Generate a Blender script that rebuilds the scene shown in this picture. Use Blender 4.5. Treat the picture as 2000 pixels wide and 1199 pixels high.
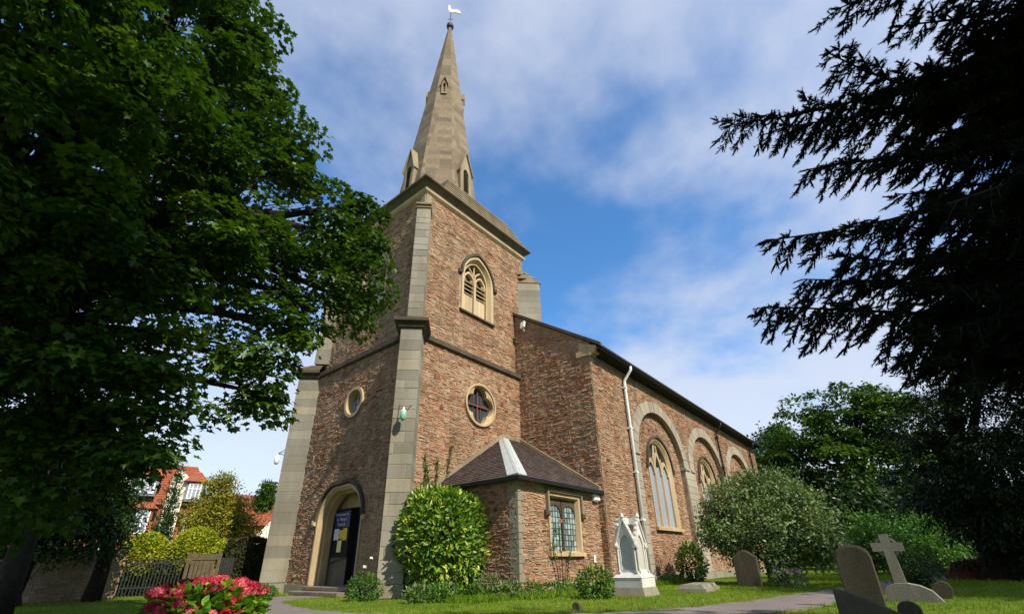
import bpy, bmesh, math, random
import numpy as np
from mathutils import Vector, Matrix
from mathutils.geometry import tessellate_polygon

# ---------------------------------------------------------------- scene, camera, sky, sun, exposure
for o in list(bpy.data.objects): bpy.data.objects.remove(o, do_unlink=True)
SC = bpy.context.scene
COL = SC.collection
CAM_POS = Vector((0.0, 0.0, 0.8))
_p, _r, _a = math.radians(25.8448), math.radians(-1.2151), math.radians(39.2023)
FPX = 894.118                                   # focal length in pixels of the 2000 px wide photograph
_fw = Vector((math.cos(_p)*math.cos(_a), math.cos(_p)*math.sin(_a), math.sin(_p)))
_rt = Vector((math.sin(_a), -math.cos(_a), 0)); _up = _rt.cross(_fw)
RT = _rt*math.cos(_r) + _up*math.sin(_r); UP = -_rt*math.sin(_r) + _up*math.cos(_r); FW = _fw
cam = bpy.data.cameras.new('camera'); camo = bpy.data.objects.new('camera', cam); COL.objects.link(camo)
camo.matrix_world = Matrix(((RT.x, UP.x, -FW.x, CAM_POS.x), (RT.y, UP.y, -FW.y, CAM_POS.y), (RT.z, UP.z, -FW.z, CAM_POS.z), (0, 0, 0, 1)))
cam.sensor_fit = 'HORIZONTAL'; cam.sensor_width = 36.0; cam.lens = 36.0*FPX/2000.0
cam.shift_y = 67.5/2000.0; cam.clip_start = 0.05; cam.clip_end = 5000
SC.camera = camo

SUN_AZ, SUN_EL = 260.0, 43.0                    # degrees, counter-clockwise from +X
world = bpy.data.worlds.new('World'); SC.world = world; world.use_nodes = True
wt = world.node_tree; wt.nodes.clear()
def wn(t, **k):
    n = wt.nodes.new(t)
    for a, b in k.items(): setattr(n, a, b)
    return n
w_out = wn('ShaderNodeOutputWorld'); w_bg = wn('ShaderNodeBackground'); w_bg.inputs[1].default_value = 0.115
sky = wn('ShaderNodeTexSky', sky_type='NISHITA', sun_disc=False)
sky.sun_elevation = math.radians(SUN_EL); sky.sun_rotation = math.radians(90 - SUN_AZ)
sky.air_density = 1.0; sky.dust_density = 0.3; sky.ozone_density = 3.0
tc = wn('ShaderNodeTexCoord'); sep = wn('ShaderNodeSeparateXYZ'); wt.links.new(tc.outputs['Generated'], sep.inputs[0])
def wmath(op, a, b=None, clamp=False):
    n = wn('ShaderNodeMath', operation=op, use_clamp=clamp)
    for i, v in enumerate((a, b)):
        if v is None: continue
        if isinstance(v, (int, float)): n.inputs[i].default_value = v
        else: wt.links.new(v, n.inputs[i])
    return n.outputs[0]
zz = wmath('MAXIMUM', sep.outputs[2], 0.0)
den = wmath('ADD', zz, 0.22)
cx_ = wmath('DIVIDE', sep.outputs[0], den); cy_ = wmath('DIVIDE', sep.outputs[1], den)
comb = wn('ShaderNodeCombineXYZ'); wt.links.new(cx_, comb.inputs[0]); wt.links.new(cy_, comb.inputs[1])
def wnoise(scale, detail, rough, dist, off):
    mp = wn('ShaderNodeMapping'); mp.inputs['Location'].default_value = off; mp.inputs['Scale'].default_value = (1, 1, 1)
    wt.links.new(comb.outputs[0], mp.inputs[0])
    n = wn('ShaderNodeTexNoise'); n.inputs['Scale'].default_value = scale; n.inputs['Detail'].default_value = detail
    n.inputs['Roughness'].default_value = rough; n.inputs['Distortion'].default_value = dist
    wt.links.new(mp.outputs[0], n.inputs['Vector']); return n.outputs[0]
CLOUD_OFF = (3.1, 7.4, 0.0)
n1 = wnoise(1.05, 10, 0.54, 0.12, CLOUD_OFF); n2 = wnoise(4.6, 8, 0.52, 0.05, (9.2, 1.7, 2.0))
nn = wmath('ADD', wmath('MULTIPLY', n1, 0.75), wmath('MULTIPLY', n2, 0.25))
low = wmath('SUBTRACT', 1.0, wmath('MULTIPLY', zz, 2.3), clamp=True)      # more cloud towards the horizon
nn = wmath('ADD', nn, wmath('MULTIPLY', low, 0.34))
ramp = wn('ShaderNodeValToRGB'); wt.links.new(nn, ramp.inputs[0])
e = ramp.color_ramp.elements; e[0].position = 0.395; e[0].color = (0, 0, 0, 1); e[1].position = 0.635; e[1].color = (1, 1, 1, 1)
ramp.color_ramp.interpolation = 'EASE'
cl = wmath('MULTIPLY', ramp.outputs[0], 0.84)
cmix = wn('ShaderNodeMixRGB'); cmix.inputs[1].default_value = (4.5, 4.9, 5.9, 1); cmix.inputs[2].default_value = (5.9, 6.1, 6.5, 1)
wt.links.new(low, cmix.inputs[0])
smul = wn('ShaderNodeMixRGB', blend_type='MULTIPLY'); smul.inputs[0].default_value = 1.0; smul.inputs[2].default_value = (.76, 1.30, 1.62, 1)
wt.links.new(sky.outputs[0], smul.inputs[1])
mix = wn('ShaderNodeMixRGB'); wt.links.new(cl, mix.inputs[0]); wt.links.new(smul.outputs[0], mix.inputs[1]); wt.links.new(cmix.outputs[0], mix.inputs[2])
wt.links.new(mix.outputs[0], w_bg.inputs[0]); wt.links.new(w_bg.outputs[0], w_out.inputs[0])

sun = bpy.data.lights.new('sun', 'SUN'); sun.energy = 5.0; sun.angle = math.radians(0.55); sun.color = (1.0, 0.90, 0.74)
suno = bpy.data.objects.new('sun', sun); COL.objects.link(suno)
_sa, _se = math.radians(SUN_AZ), math.radians(SUN_EL)
SUN_DIR = Vector((math.cos(_se)*math.cos(_sa), math.cos(_se)*math.sin(_sa), math.sin(_se)))
suno.rotation_euler = (-SUN_DIR).to_track_quat('-Z', 'Y').to_euler(); suno.location = (0, -20, 30)
vs = SC.view_settings; vs.view_transform = 'Standard'; vs.look = 'None'; vs.exposure = 0.42; vs.gamma = 1.0; vs.use_curve_mapping = False
SC.render.engine = 'CYCLES'; SC.cycles.max_bounces = 6; SC.cycles.transparent_max_bounces = 8
SC.render.resolution_x = 1024; SC.render.resolution_y = 613

# ---------------------------------------------------------------- helpers
rng = random.Random(7)
nrng = np.random.default_rng(7)
S2 = math.sqrt(0.5)
X, Y, Z = Vector((1, 0, 0)), Vector((0, 1, 0)), Vector((0, 0, 1))
OFF = {}                                        # world offset of each parent, so that parts can be modelled in world space

def thing(name, label, cat, loc=(0, 0, 0), group=None):
    o = bpy.data.objects.new(name, None); COL.objects.link(o); o.location = loc; o.empty_display_size = 0.2
    OFF[o.name] = Vector(loc); tag(o, label, cat, group); return o
def tag(o, label=None, cat=None, group=None, kind=None):
    if label: o['label'] = label
    if cat: o['category'] = cat
    if group: o['group'] = group
    if kind: o['kind'] = kind
    return o
def link(name, me, parent=None, loc=(0, 0, 0)):
    o = bpy.data.objects.new(name, me); COL.objects.link(o); o.location = Vector(loc)
    if parent is not None:
        o.parent = parent; o.location = Vector(loc) - OFF.get(parent.name, Vector((0, 0, 0)))
    OFF[o.name] = Vector(loc)
    return o

class Frame:
    """local wall frame: u along the wall, z up, d out of the wall"""
    def __init__(s, o, U, N, V=Z): s.o = Vector(o); s.U = Vector(U).normalized(); s.N = Vector(N).normalized(); s.V = Vector(V).normalized()
    def p(s, u, z, d=0.0): return s.o + s.U*u + s.V*z + s.N*d
class MB:
    def __init__(s): s.v = []; s.f = []; s.r = []; s.cur = 0.5
    def face(s, pts, r=None):
        i = len(s.v); s.v.extend([tuple(p) for p in pts]); s.f.append(tuple(range(i, i+len(pts)))); s.r.append(s.cur if r is None else r)
    def hexa(s, c, r=None):                     # c: 8 corners, bottom ring 0-3, top ring 4-7
        i = len(s.v); s.v.extend([tuple(p) for p in c])
        for q in ((0, 3, 2, 1), (4, 5, 6, 7), (0, 1, 5, 4), (1, 2, 6, 5), (2, 3, 7, 6), (3, 0, 4, 7)):
            s.f.append(tuple(i+k for k in q)); s.r.append(s.cur if r is None else r)
        return s
    def box(s, a, b, r=None):
        (x0, y0, z0), (x1, y1, z1) = a, b
        return s.hexa([(x0, y0, z0), (x1, y0, z0), (x1, y1, z0), (x0, y1, z0), (x0, y0, z1), (x1, y0, z1), (x1, y1, z1), (x0, y1, z1)], r)
    def fbox(s, fr, u0, u1, z0, z1, d0, d1, r=None):
        P = fr.p
        return s.hexa([P(u0, z0, d0), P(u1, z0, d0), P(u1, z0, d1), P(u0, z0, d1), P(u0, z1, d0), P(u1, z1, d0), P(u1, z1, d1), P(u0, z1, d1)], r)
    def bbox(s, fr, u0, u1, z0, z1, d0, d1, c=0.012, r=None):      # box with a chamfered front
        P = fr.p; i = len(s.v); rr = s.cur if r is None else r
        back = [P(u0, z0, d0), P(u1, z0, d0), P(u1, z1, d0), P(u0, z1, d0)]
        mid = [P(u0, z0, d1-c), P(u1, z0, d1-c), P(u1, z1, d1-c), P(u0, z1, d1-c)]
        fr_ = [P(u0+c, z0+c, d1), P(u1-c, z0+c, d1), P(u1-c, z1-c, d1), P(u0+c, z1-c, d1)]
        s.v.extend([tuple(p) for p in back+mid+fr_])
        fs = [(8, 9, 10, 11)]
        for k in range(4):
            j = (k+1) % 4; fs += [(k, j, 4+j, 4+k), (4+k, 4+j, 8+j, 8+k)]
        fs.append((3, 2, 1, 0))
        for q in fs: s.f.append(tuple(i+k for k in q)); s.r.append(rr)
        return s
    def prism(s, fr, pts, d0, d1, r=None):      # 2d outline extruded along d
        n = len(pts); a = [fr.p(u, z, d0) for u, z in pts]; b = [fr.p(u, z, d1) for u, z in pts]
        s.tess(b, r); s.tess(a, r)
        for k in range(n): s.face([a[k], a[(k+1) % n], b[(k+1) % n], b[k]], r)
        return s
    def tess(s, loop, r=None, holes=()):
        lp = [Vector(p) for p in loop]; loops = [lp]+[[Vector(p) for p in h] for h in holes]
        flat = [p for l in loops for p in l]; i = len(s.v); s.v.extend([tuple(p) for p in flat])
        for t in tessellate_polygon(loops): s.f.append(tuple(i+k for k in t)); s.r.append(s.cur if r is None else r)
        return s
    def sheet(s, fr, outer, holes=(), d=0.0): return s.tess([fr.p(u, z, d) for u, z in outer], None, [[fr.p(u, z, d) for u, z in h] for h in holes])
    def strip(s, A, B, closed=False):           # quads between two point rows
        n = len(A)
        for k in range(n if closed else n-1): s.face([A[k], A[(k+1) % n], B[(k+1) % n], B[k]])
        return s
    def band(s, fr, outer, inner, d0, d1, closed=False):   # moulding between two outlines with the same count
        oa = [fr.p(u, z, d0) for u, z in outer]; ob = [fr.p(u, z, d1) for u, z in outer]
        ia = [fr.p(u, z, d0) for u, z in inner]; ib = [fr.p(u, z, d1) for u, z in inner]
        s.strip(ob, ib, closed); s.strip(oa, ob, closed); s.strip(ib, ia, closed); s.strip(ia, oa, closed)
        if not closed:
            for k in (0, -1): s.face([oa[k], ob[k], ib[k], ia[k]])
        return s
    def tube(s, pts, rad, n=8, cap=True):
        pts = [Vector(p) for p in pts]; rad = [rad]*len(pts) if isinstance(rad, (int, float)) else rad
        rows = []; prev = None
        for k, p in enumerate(pts):
            t = (pts[min(k+1, len(pts)-1)]-pts[max(k-1, 0)]); t = t.normalized() if t.length > 1e-9 else Z
            a = prev if prev is not None else (X if abs(t.x) < 0.8 else Y)
            b = t.cross(a).normalized(); a = b.cross(t).normalized(); prev = a
            rows.append([p+(a*math.cos(2*math.pi*j/n)+b*math.sin(2*math.pi*j/n))*rad[k] for j in range(n)])
        i = len(s.v)
        for r_ in rows: s.v.extend([tuple(p) for p in r_])
        for k in range(len(rows)-1):
            for j in range(n):
                s.f.append((i+k*n+j, i+k*n+(j+1) % n, i+(k+1)*n+(j+1) % n, i+(k+1)*n+j)); s.r.append(s.cur)
        if cap:
            s.f.append(tuple(i+j for j in range(n))); s.r.append(s.cur)
            s.f.append(tuple(i+(len(rows)-1)*n+j for j in range(n))); s.r.append(s.cur)
        return s
    def lathe(s, c, prof, n=16):                # profile of (radius, z) about a vertical axis
        c = Vector(c); rows = [[c+Vector((r_*math.cos(2*math.pi*j/n), r_*math.sin(2*math.pi*j/n), z)) for j in range(n)] for r_, z in prof]
        for k in range(len(rows)-1): s.strip(rows[k], rows[k+1], True)
        s.face(rows[0]); s.face(rows[-1]); return s
    def mesh(s, name, mat, smooth=False):
        me = bpy.data.meshes.new(name); me.from_pydata(s.v, [], s.f); me.materials.append(mat)
        at = me.attributes.new('rnd', 'FLOAT', 'FACE'); at.data.foreach_set('value', np.array(s.r, dtype=np.float32))
        bm = bmesh.new(); bm.from_mesh(me); bmesh.ops.remove_doubles(bm, verts=bm.verts, dist=1e-5) if smooth else None
        bmesh.ops.recalc_face_normals(bm, faces=bm.faces); bm.to_mesh(me); bm.free()
        if smooth: me.polygons.foreach_set('use_smooth', [True]*len(me.polygons))
        me.update(); return me
    def build(s, name, mat, parent=None, smooth=False, label=None, kind=None):
        o = link(name, s.mesh(name, mat, smooth), parent); tag(o, label, kind=kind); return o

def pointed(hw, zs, za, n=9, u=0.0):            # two-centred arch, left springing -> apex -> right springing
    rise = za-zs; R = (hw*hw+rise*rise)/(2*hw); a1 = math.asin(min(1, rise/R))
    L = [(-hw+R-R*math.cos(a1*k/n), zs+R*math.sin(a1*k/n)) for k in range(n+1)]
    return [(u+x, z) for x, z in L]+[(u-x, z) for x, z in reversed(L[:-1])]
def opening(hw, z0, zs, za, n=9, u=0.0): return [(u-hw, z0)]+pointed(hw, zs, za, n, u)+[(u+hw, z0)]
def ellarch(hw, zs, rise, n=24, u=0.0): return [(u-hw*math.cos(math.pi*k/n), zs+rise*math.sin(math.pi*k/n)) for k in range(n+1)]
def circle(u, z, r, n=32): return [(u+r*math.cos(2*math.pi*k/n), z+r*math.sin(2*math.pi*k/n)) for k in range(n)]
def quatrefoil(u, z, r, n=40):
    out = []
    for k in range(n):
        t = 2*math.pi*k/n
        # four lobes: distance along direction t to the union of four circles
        best = 0
        for q in range(4):
            a = q*math.pi/2; c = 0.50*r; rr = 0.50*r; dx = math.cos(t-a)*c; h = rr*rr-(c*math.sin(t-a))**2
            if h > 0: best = max(best, dx+math.sqrt(h))
        out.append((u+best*math.cos(t), z+best*math.sin(t)))
    return out

# ---------------------------------------------------------------- materials
def newmat(name):
    m = bpy.data.materials.new(name); m.use_nodes = True; nt = m.node_tree; nt.nodes.clear()
    out = nt.nodes.new('ShaderNodeOutputMaterial'); b = nt.nodes.new('ShaderNodeBsdfPrincipled'); nt.links.new(b.outputs[0], out.inputs[0])
    return m, nt, b, out
def N(nt, t, **k):
    n = nt.nodes.new(t)
    for a, b in k.items(): setattr(n, a, b)
    return n
def tex(nt, scale, detail=6, rough=0.6, stretch=None, coord='Object'):
    c = N(nt, 'ShaderNodeTexCoord'); src = c.outputs[coord]
    if stretch:
        mp = N(nt, 'ShaderNodeMapping'); mp.inputs['Scale'].default_value = stretch; nt.links.new(src, mp.inputs[0]); src = mp.outputs[0]
    n = N(nt, 'ShaderNodeTexNoise'); n.inputs['Scale'].default_value = scale; n.inputs['Detail'].default_value = detail; n.inputs['Roughness'].default_value = rough
    nt.links.new(src, n.inputs['Vector']); return n.outputs[0]
def rampn(nt, src, stops, interp='LINEAR'):
    r = N(nt, 'ShaderNodeValToRGB'); el = r.color_ramp.elements; r.color_ramp.interpolation = interp
    while len(el) < len(stops): el.new(0.5)
    for e_, (p, c) in zip(el, stops): e_.position = p; e_.color = (*c, 1) if len(c) == 3 else c
    nt.links.new(src, r.inputs[0]); return r.outputs[0]
def mixc(nt, fac, a, b, mode='MIX'):
    m = N(nt, 'ShaderNodeMixRGB', blend_type=mode)
    for i, v in enumerate((fac, a, b)):
        if isinstance(v, (int, float)): m.inputs[i].default_value = v
        elif isinstance(v, tuple): m.inputs[i].default_value = (*v, 1) if len(v) == 3 else v
        else: nt.links.new(v, m.inputs[i])
    return m.outputs[0]
def bump(nt, b, h, strength=0.4, dist=0.02):
    n = N(nt, 'ShaderNodeBump'); n.inputs['Strength'].default_value = strength; n.inputs['Distance'].default_value = dist
    nt.links.new(h, n.inputs['Height']); nt.links.new(n.outputs[0], b.inputs['Normal'])
def attr(nt, name='rnd'): return N(nt, 'ShaderNodeAttribute', attribute_name=name).outputs['Fac']
def objrand(nt): return N(nt, 'ShaderNodeObjectInfo').outputs['Random']
def contrast(nt, src, lo, hi): 
    r = N(nt, 'ShaderNodeMapRange'); r.inputs['From Min'].default_value = lo; r.inputs['From Max'].default_value = hi; nt.links.new(src, r.inputs[0]); return r.outputs[0]

def m_rubble(name='rubble', sat=1.0):
    m, nt, b, out = newmat(name)
    r = attr(nt)
    big = tex(nt, 0.55, 3, 0.5)
    v = N(nt, 'ShaderNodeMath', operation='ADD'); nt.links.new(r, v.inputs[0])
    w = N(nt, 'ShaderNodeMath', operation='MULTIPLY_ADD'); nt.links.new(big, w.inputs[0]); w.inputs[1].default_value = 0.55; w.inputs[2].default_value = -0.275
    nt.links.new(w.outputs[0], v.inputs[1])
    c = rampn(nt, v.outputs[0], [(0.0, (.25, .078, .052)), (.06, (.41, .165, .10)), (.17, (.50, .26, .155)), (.36, (.53, .325, .20)), (.55, (.53, .37, .235)), (.72, (.46, .355, .245)), (.86, (.36, .305, .23)), (1.0, (.58, .45, .31))])
    c = mixc(nt, contrast(nt, tex(nt, 9, 8, .7), .35, .75), mixc(nt, .38, c, (.16, .13, .10), 'MULTIPLY'), c)
    c = mixc(nt, 0.38, c, mixc(nt, 1.0, c, rampn(nt, tex(nt, 26, 6, .7), [(.3, (.35, .35, .35)), (.7, (1.25, 1.2, 1.15))]), 'MULTIPLY'))
    c = mixc(nt, contrast(nt, tex(nt, 1.6, 7, .62, (1, 1, .22)), .30, .58), mixc(nt, 1.0, c, (.66, .62, .56), 'MULTIPLY'), c)
    nt.links.new(c, b.inputs['Base Color']); b.inputs['Roughness'].default_value = .92; b.inputs['Specular IOR Level'].default_value = .2
    bump(nt, b, tex(nt, 38, 8, .7), .8, .03); return m
def m_stone(name, c0, c1, c2, scale=5, streak=True, bs=.35, per='attr', dark=(.35, .33, .30)):
    m, nt, b, out = newmat(name)
    r = attr(nt)
    base = rampn(nt, r, [(0, c0), (.5, c1), (1, c2)])
    n1 = contrast(nt, tex(nt, scale, 8, .65), .3, .7)
    c = mixc(nt, n1, mixc(nt, 1.0, base, dark, 'MULTIPLY'), base) if not streak else base
    if streak:
        n2 = contrast(nt, tex(nt, scale*.5, 7, .65, (1, 1, .25)), .32, .68)
        c = mixc(nt, n2, mixc(nt, .75, base, mixc(nt, 1.0, base, dark, 'MULTIPLY')), base)
    c = mixc(nt, .5, c, mixc(nt, 1.0, c, rampn(nt, tex(nt, 40, 6, .7), [(.3, (.62, .6, .58)), (.7, (1.2, 1.2, 1.2))]), 'MULTIPLY'))
    nt.links.new(c, b.inputs['Base Color']); b.inputs['Roughness'].default_value = .88; b.inputs['Specular IOR Level'].default_value = .25
    bump(nt, b, tex(nt, 30, 8, .7), bs, .02); return m
def m_plain(name, col, rough=.6, metal=0.0, var=.25, scale=12, spec=.4, bs=0.0):
    m, nt, b, out = newmat(name)
    n = tex(nt, scale, 6, .6)
    c = mixc(nt, contrast(nt, n, .3, .7), tuple(x*(1-var) for x in col), tuple(min(1, x*(1+var*.6)) for x in col))
    nt.links.new(c, b.inputs['Base Color']); b.inputs['Roughness'].default_value = rough; b.inputs['Metallic'].default_value = metal; b.inputs['Specular IOR Level'].default_value = spec
    if bs: bump(nt, b, tex(nt, scale*3, 6, .6), bs, .02)
    return m
def m_glass(name, col, rough=.12, var=.4, spec=.6):
    m, nt, b, out = newmat(name)
    r = attr(nt); c = mixc(nt, r, tuple(x*(1-var) for x in col), tuple(x*(1+var) for x in col))
    nt.links.new(c, b.inputs['Base Color']); b.inputs['Roughness'].default_value = rough; b.inputs['Specular IOR Level'].default_value = spec
    bump(nt, b, tex(nt, 4, 3, .5), .12, .05); return m
def m_leaf(name, stops, trans=.35, rough=.5, spec=.35):
    m, nt, b, out = newmat(name)
    c = rampn(nt, attr(nt), stops)
    nt.links.new(c, b.inputs['Base Color']); b.inputs['Roughness'].default_value = rough; b.inputs['Specular IOR Level'].default_value = spec
    t = N(nt, 'ShaderNodeBsdfTranslucent'); nt.links.new(mixc(nt, 1.0, c, (1.2, 1.35, .55), 'MULTIPLY'), t.inputs[0])
    mx = N(nt, 'ShaderNodeMixShader'); mx.inputs[0].default_value = trans
    nt.links.new(b.outputs[0], mx.inputs[1]); nt.links.new(t.outputs[0], mx.inputs[2]); nt.links.new(mx.outputs[0], out.inputs[0]); return m

M = {}
M['rubble'] = m_rubble()
M['mortar'] = m_stone('mortar', (.42, .33, .23), (.45, .35, .25), (.48, .375, .27), 4, False)
M['ashlar'] = m_stone('ashlar', (.225, .215, .175), (.295, .28, .23), (.35, .315, .24), 2.2, True, .3, dark=(.52, .48, .40))
M['cream'] = m_stone('cream_stone', (.48, .38, .23), (.53, .42, .26), (.58, .47, .30), 3, True, .2, dark=(.6, .52, .40))
M['archstone'] = m_stone('arch_stone', (.33, .305, .24), (.37, .34, .27), (.41, .375, .30), 3, True, .3, dark=(.6, .56, .48))
M['spire'] = m_stone('spire_stone', (.18, .145, .10), (.245, .195, .13), (.31, .24, .16), 7.5, False, 1.0, dark=(.58, .57, .56))
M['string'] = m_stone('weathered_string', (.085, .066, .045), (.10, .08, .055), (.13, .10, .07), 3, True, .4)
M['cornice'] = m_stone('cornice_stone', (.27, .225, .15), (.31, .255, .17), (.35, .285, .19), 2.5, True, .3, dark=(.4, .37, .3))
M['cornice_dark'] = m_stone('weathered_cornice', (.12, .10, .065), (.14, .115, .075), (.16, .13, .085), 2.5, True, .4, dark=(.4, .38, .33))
M['tile'] = m_stone('roof_tile', (.075, .055, .05), (.10, .075, .068), (.13, .10, .092), 6, False, .2)
M['lead'] = m_plain('lead', (.42, .46, .465), .55, 0, .12, 5)
M['slate'] = m_plain('nave_slate', (.09, .085, .085), .7, 0, .3, 3)
M['black'] = m_plain('black_iron', (.018, .018, .02), .5, 0, .3)
M['dark'] = m_plain('near_black', (.012, .011, .010), .9, 0, .2)  # paints shade inside belfry and lucarnes; also board, hatch, eaves, vestry deck
M['navewin'] = m_glass('guarded_glass', (.27, .31, .37), .35, .12, .5)
M['darkglass'] = m_glass('dark_glass', (.035, .055, .07), .1, .5, .7)
M['leaded'] = m_glass('leaded_glass', (.22, .30, .29), .12, .5, .8)
M['leadline'] = m_plain('lead_came', (.10, .11, .11), .5, 0, .2)
M['rust'] = m_plain('rusty_bar', (.16, .055, .035), .8, 0, .3, 20)
M['pipe'] = m_plain('silver_pipe', (.80, .82, .84), .4, 0, .1, 8)
M['white'] = m_plain('white_plastic', (.8, .78, .74), .45, 0, .06, 6)
M['marble'] = m_stone('white_marble', (.62, .61, .57), (.70, .69, .66), (.74, .73, .70), 3.5, True, .25, dark=(.60, .58, .52))
M['marble_grey'] = m_stone('grey_marble', (.44, .44, .40), (.48, .48, .44), (.52, .52, .48), 5, True, .2, dark=(.75, .75, .7))
M['plinth'] = m_stone('plinth_stone', (.26, .24, .18), (.29, .265, .20), (.31, .285, .215), 3, True, .4, dark=(.55, .55, .45))
M['blue'] = m_plain('blue_paint', (.014, .022, .10), .4, 0, .15)
M['gold'] = m_plain('gilded', (.95, .88, .68), .25, .6, .05)
M['green_glass'] = m_glass('green_lantern_glass', (.20, .48, .33), .15, .2, .6)
M['wood'] = m_plain('weathered_wood', (.105, .085, .052), .85, 0, .35, 9, .2, .3)
M['step'] = m_stone('step_stone', (.22, .19, .14), (.25, .215, .16), (.28, .24, .18), 3, True, .4)

# ---------------------------------------------------------------- masonry builders
def scan(poly, z):
    xs = []
    n = len(poly)
    for k in range(n):
        (x0, y0), (x1, y1) = poly[k], poly[(k+1) % n]
        if (y0 <= z) != (y1 <= z): xs.append(x0+(z-y0)/(y1-y0)*(x1-x0))
    xs.sort(); return list(zip(xs[::2], xs[1::2]))
def clip(iv, holes):
    for a, b in holes:
        o = []
        for p, q in iv:
            if b <= p or a >= q: o.append((p, q)); continue
            if a > p: o.append((p, a))
            if b < q: o.append((b, q))
        iv = o
    return iv
def both(i1, i2): return [(max(a, c), min(b, d)) for a, b in i1 for c, d in i2 if min(b, d) > max(a, c)]
def rubble_layout(outer, holes, seed, big=1.0):
    R = random.Random(seed); z0 = min(p[1] for p in outer); z1 = max(p[1] for p in outer)
    u0 = min(p[0] for p in outer); u1 = max(p[0] for p in outer); st = []
    z = z0
    while z < z1-.02:
        h = min(R.uniform(.12, .21)*big, z1-z)
        if z1-z-h < .06: h = z1-z
        u = u0-R.uniform(0, .3); wob = [R.uniform(-.02, .02) for _ in range(3)]
        while u < u1:
            w = R.uniform(.18, .50)*big; k = R.random()
            if k < .13: rows = [(0, 1)]; w *= .6
            elif k < .58: c = R.uniform(.35, .65); rows = [(0, c), (c, 1)]
            else: c = R.uniform(.25, .4); d = R.uniform(.6, .75); rows = [(0, c), (c, d), (d, 1)]
            for a, b in rows:
                x = u; e_ = u+w
                while x < e_-.01:
                    l = R.uniform(.08, .34)*big
                    if len(rows) == 1: l = w
                    l = min(l, e_-x)
                    if e_-x-l < .07: l = e_-x
                    za, zb = z+a*h, z+b*h
                    iv = both(scan(outer, za+.01), scan(outer, zb-.01))
                    for hh in holes: iv = clip(iv, scan(hh, za+.01)+scan(hh, zb-.01)+scan(hh, (za+zb)/2))
                    for p, q in both(iv, [(x, x+l)]):
                        if q-p > .035:
                            rnd = R.random() if R.random() < .25 else R.triangular(.08, .86, .38)
                            st.append([p, q, za, zb, R.uniform(.006, .024)+(.012 if R.random() < .12 else 0), rnd])
                    x += l
            u += w
        z += h
    return st
def stone_geo(mb, fr, s, R, wave=True):
    a, b, c, d, dep, rnd = s
    g = R.uniform(.002, .008)
    a += g; b -= g; c += g*.8; d -= g*.8
    w, h = b-a, d-c
    if w < .015 or h < .012: return
    wz = (lambda u: .018*math.sin(u*1.7+c*.9)+.012*math.sin(u*4.1+c*2.3)) if wave else (lambda u: 0)
    k = min(w, h)*R.uniform(.08, .24)
    j = lambda s_: R.uniform(-s_, s_)
    e1 = min(.02, w*.1); e2 = min(.012, h*.14)
    o8 = [(a+k, c), (b-k, c+j(e2)), (b, c+k), (b+j(e1)*.4, d-k), (b-k, d), (a+k, d+j(e2)), (a, d-k), (a+j(e1)*.4, c+k)]
    t1, t2 = j(.012), j(.010); cu, cz = (a+b)/2, (c+d)/2
    ins = min(.012, .12*h)
    base = [fr.p(u, z+wz(u), -.004) for u, z in o8]
    top = []
    for u, z in o8:
        uu = u+(cu-u)/max(w, .01)*2*ins; zv = z+(cz-z)/max(h, .01)*2*ins
        top.append(fr.p(uu, zv+wz(uu), dep+t1*(u-cu)/max(w, .01)*2+t2*(z-cz)/max(h, .01)*2+j(.003)))
    i = len(mb.v); mb.v.extend([tuple(p) for p in base+top]); mb.f.append(tuple(range(i+8, i+16))); mb.r.append(rnd)
    for q in range(8): mb.f.append((i+q, i+(q+1) % 8, i+8+(q+1) % 8, i+8+q)); mb.r.append(rnd)
def rubble(fr, outer, holes, parent, seed, singles=0, big=1.0, tint=None):
    R = random.Random(seed+99); st = rubble_layout(outer, holes, seed, big)
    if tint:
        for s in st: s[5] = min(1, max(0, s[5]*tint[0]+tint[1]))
    st.sort(key=lambda s: -(s[1]-s[0])*(s[3]-s[2]))
    for s in st[:singles]:
        mb = MB(); stone_geo(mb, fr, s, R)
        if mb.f: link('rubble_stone', mb.mesh('rubble_stone', M['rubble']), parent)
    mb = MB()
    for s in st[singles:]: stone_geo(mb, fr, s, R)
    return mb.build('rubble_stones', M['rubble'], parent, kind='stuff')
def blockobj(name, mb, parent, mat='ashlar'): return link(name, mb.mesh(name, M[mat]), parent)

# ---------------------------------------------------------------- the church
church = thing('church', 'red rubble-stone parish church with a pale spired tower and long nave', 'church', (12.6, 12.0, 0))
XW, YS, XE, YNO = 9.37, 12.25, 15.95, 18.55           # upper tower faces
LO = .206                                             # the lower stage stands this much proud
XL, YL, XLE, YLN = XW-LO, YS-LO, XE+LO, YNO+LO
XN, YNV, XEND, YNN = 15.22, 8.31, 39.5, 22.5          # nave west wall, south wall, east end, north wall
XV, YV = 10.66, 8.61                                  # vestry west and south walls
ZS = 8.3                                              # string course
fS = Frame((0, YL, 0), X, -Y); fW = Frame((XL, 0, 0), Y, -X)
fSu = Frame((0, YS, 0), X, -Y); fWu = Frame((XW, 0, 0), Y, -X)
fNW = Frame((XN, 0, 0), Y, -X); fNS = Frame((0, YNV, 0), X, -Y); fNP = Frame((0, YNV+.22, 0), X, -Y)
fVS = Frame((0, YV, 0), X, -Y); fVW = Frame((XV, 0, 0), Y, -X)

QC = (12.65, 6.46); RC = (15.31, 6.48); DC = 15.31
BW = (12.62, 10.53, 12.35, 13.62)                     # belfry window: centre, sill, springing, apex
quat_hole = circle(*QC, .80); round_hole = circle(*RC, .52)
door_hole = opening(1.32, .25, 2.22, 3.36, 10, DC)
bel_hole = lambda u, e_=0.0: opening(.98+e_, BW[1]-e_, BW[2], BW[3]+e_*1.3, 10, u)

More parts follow.
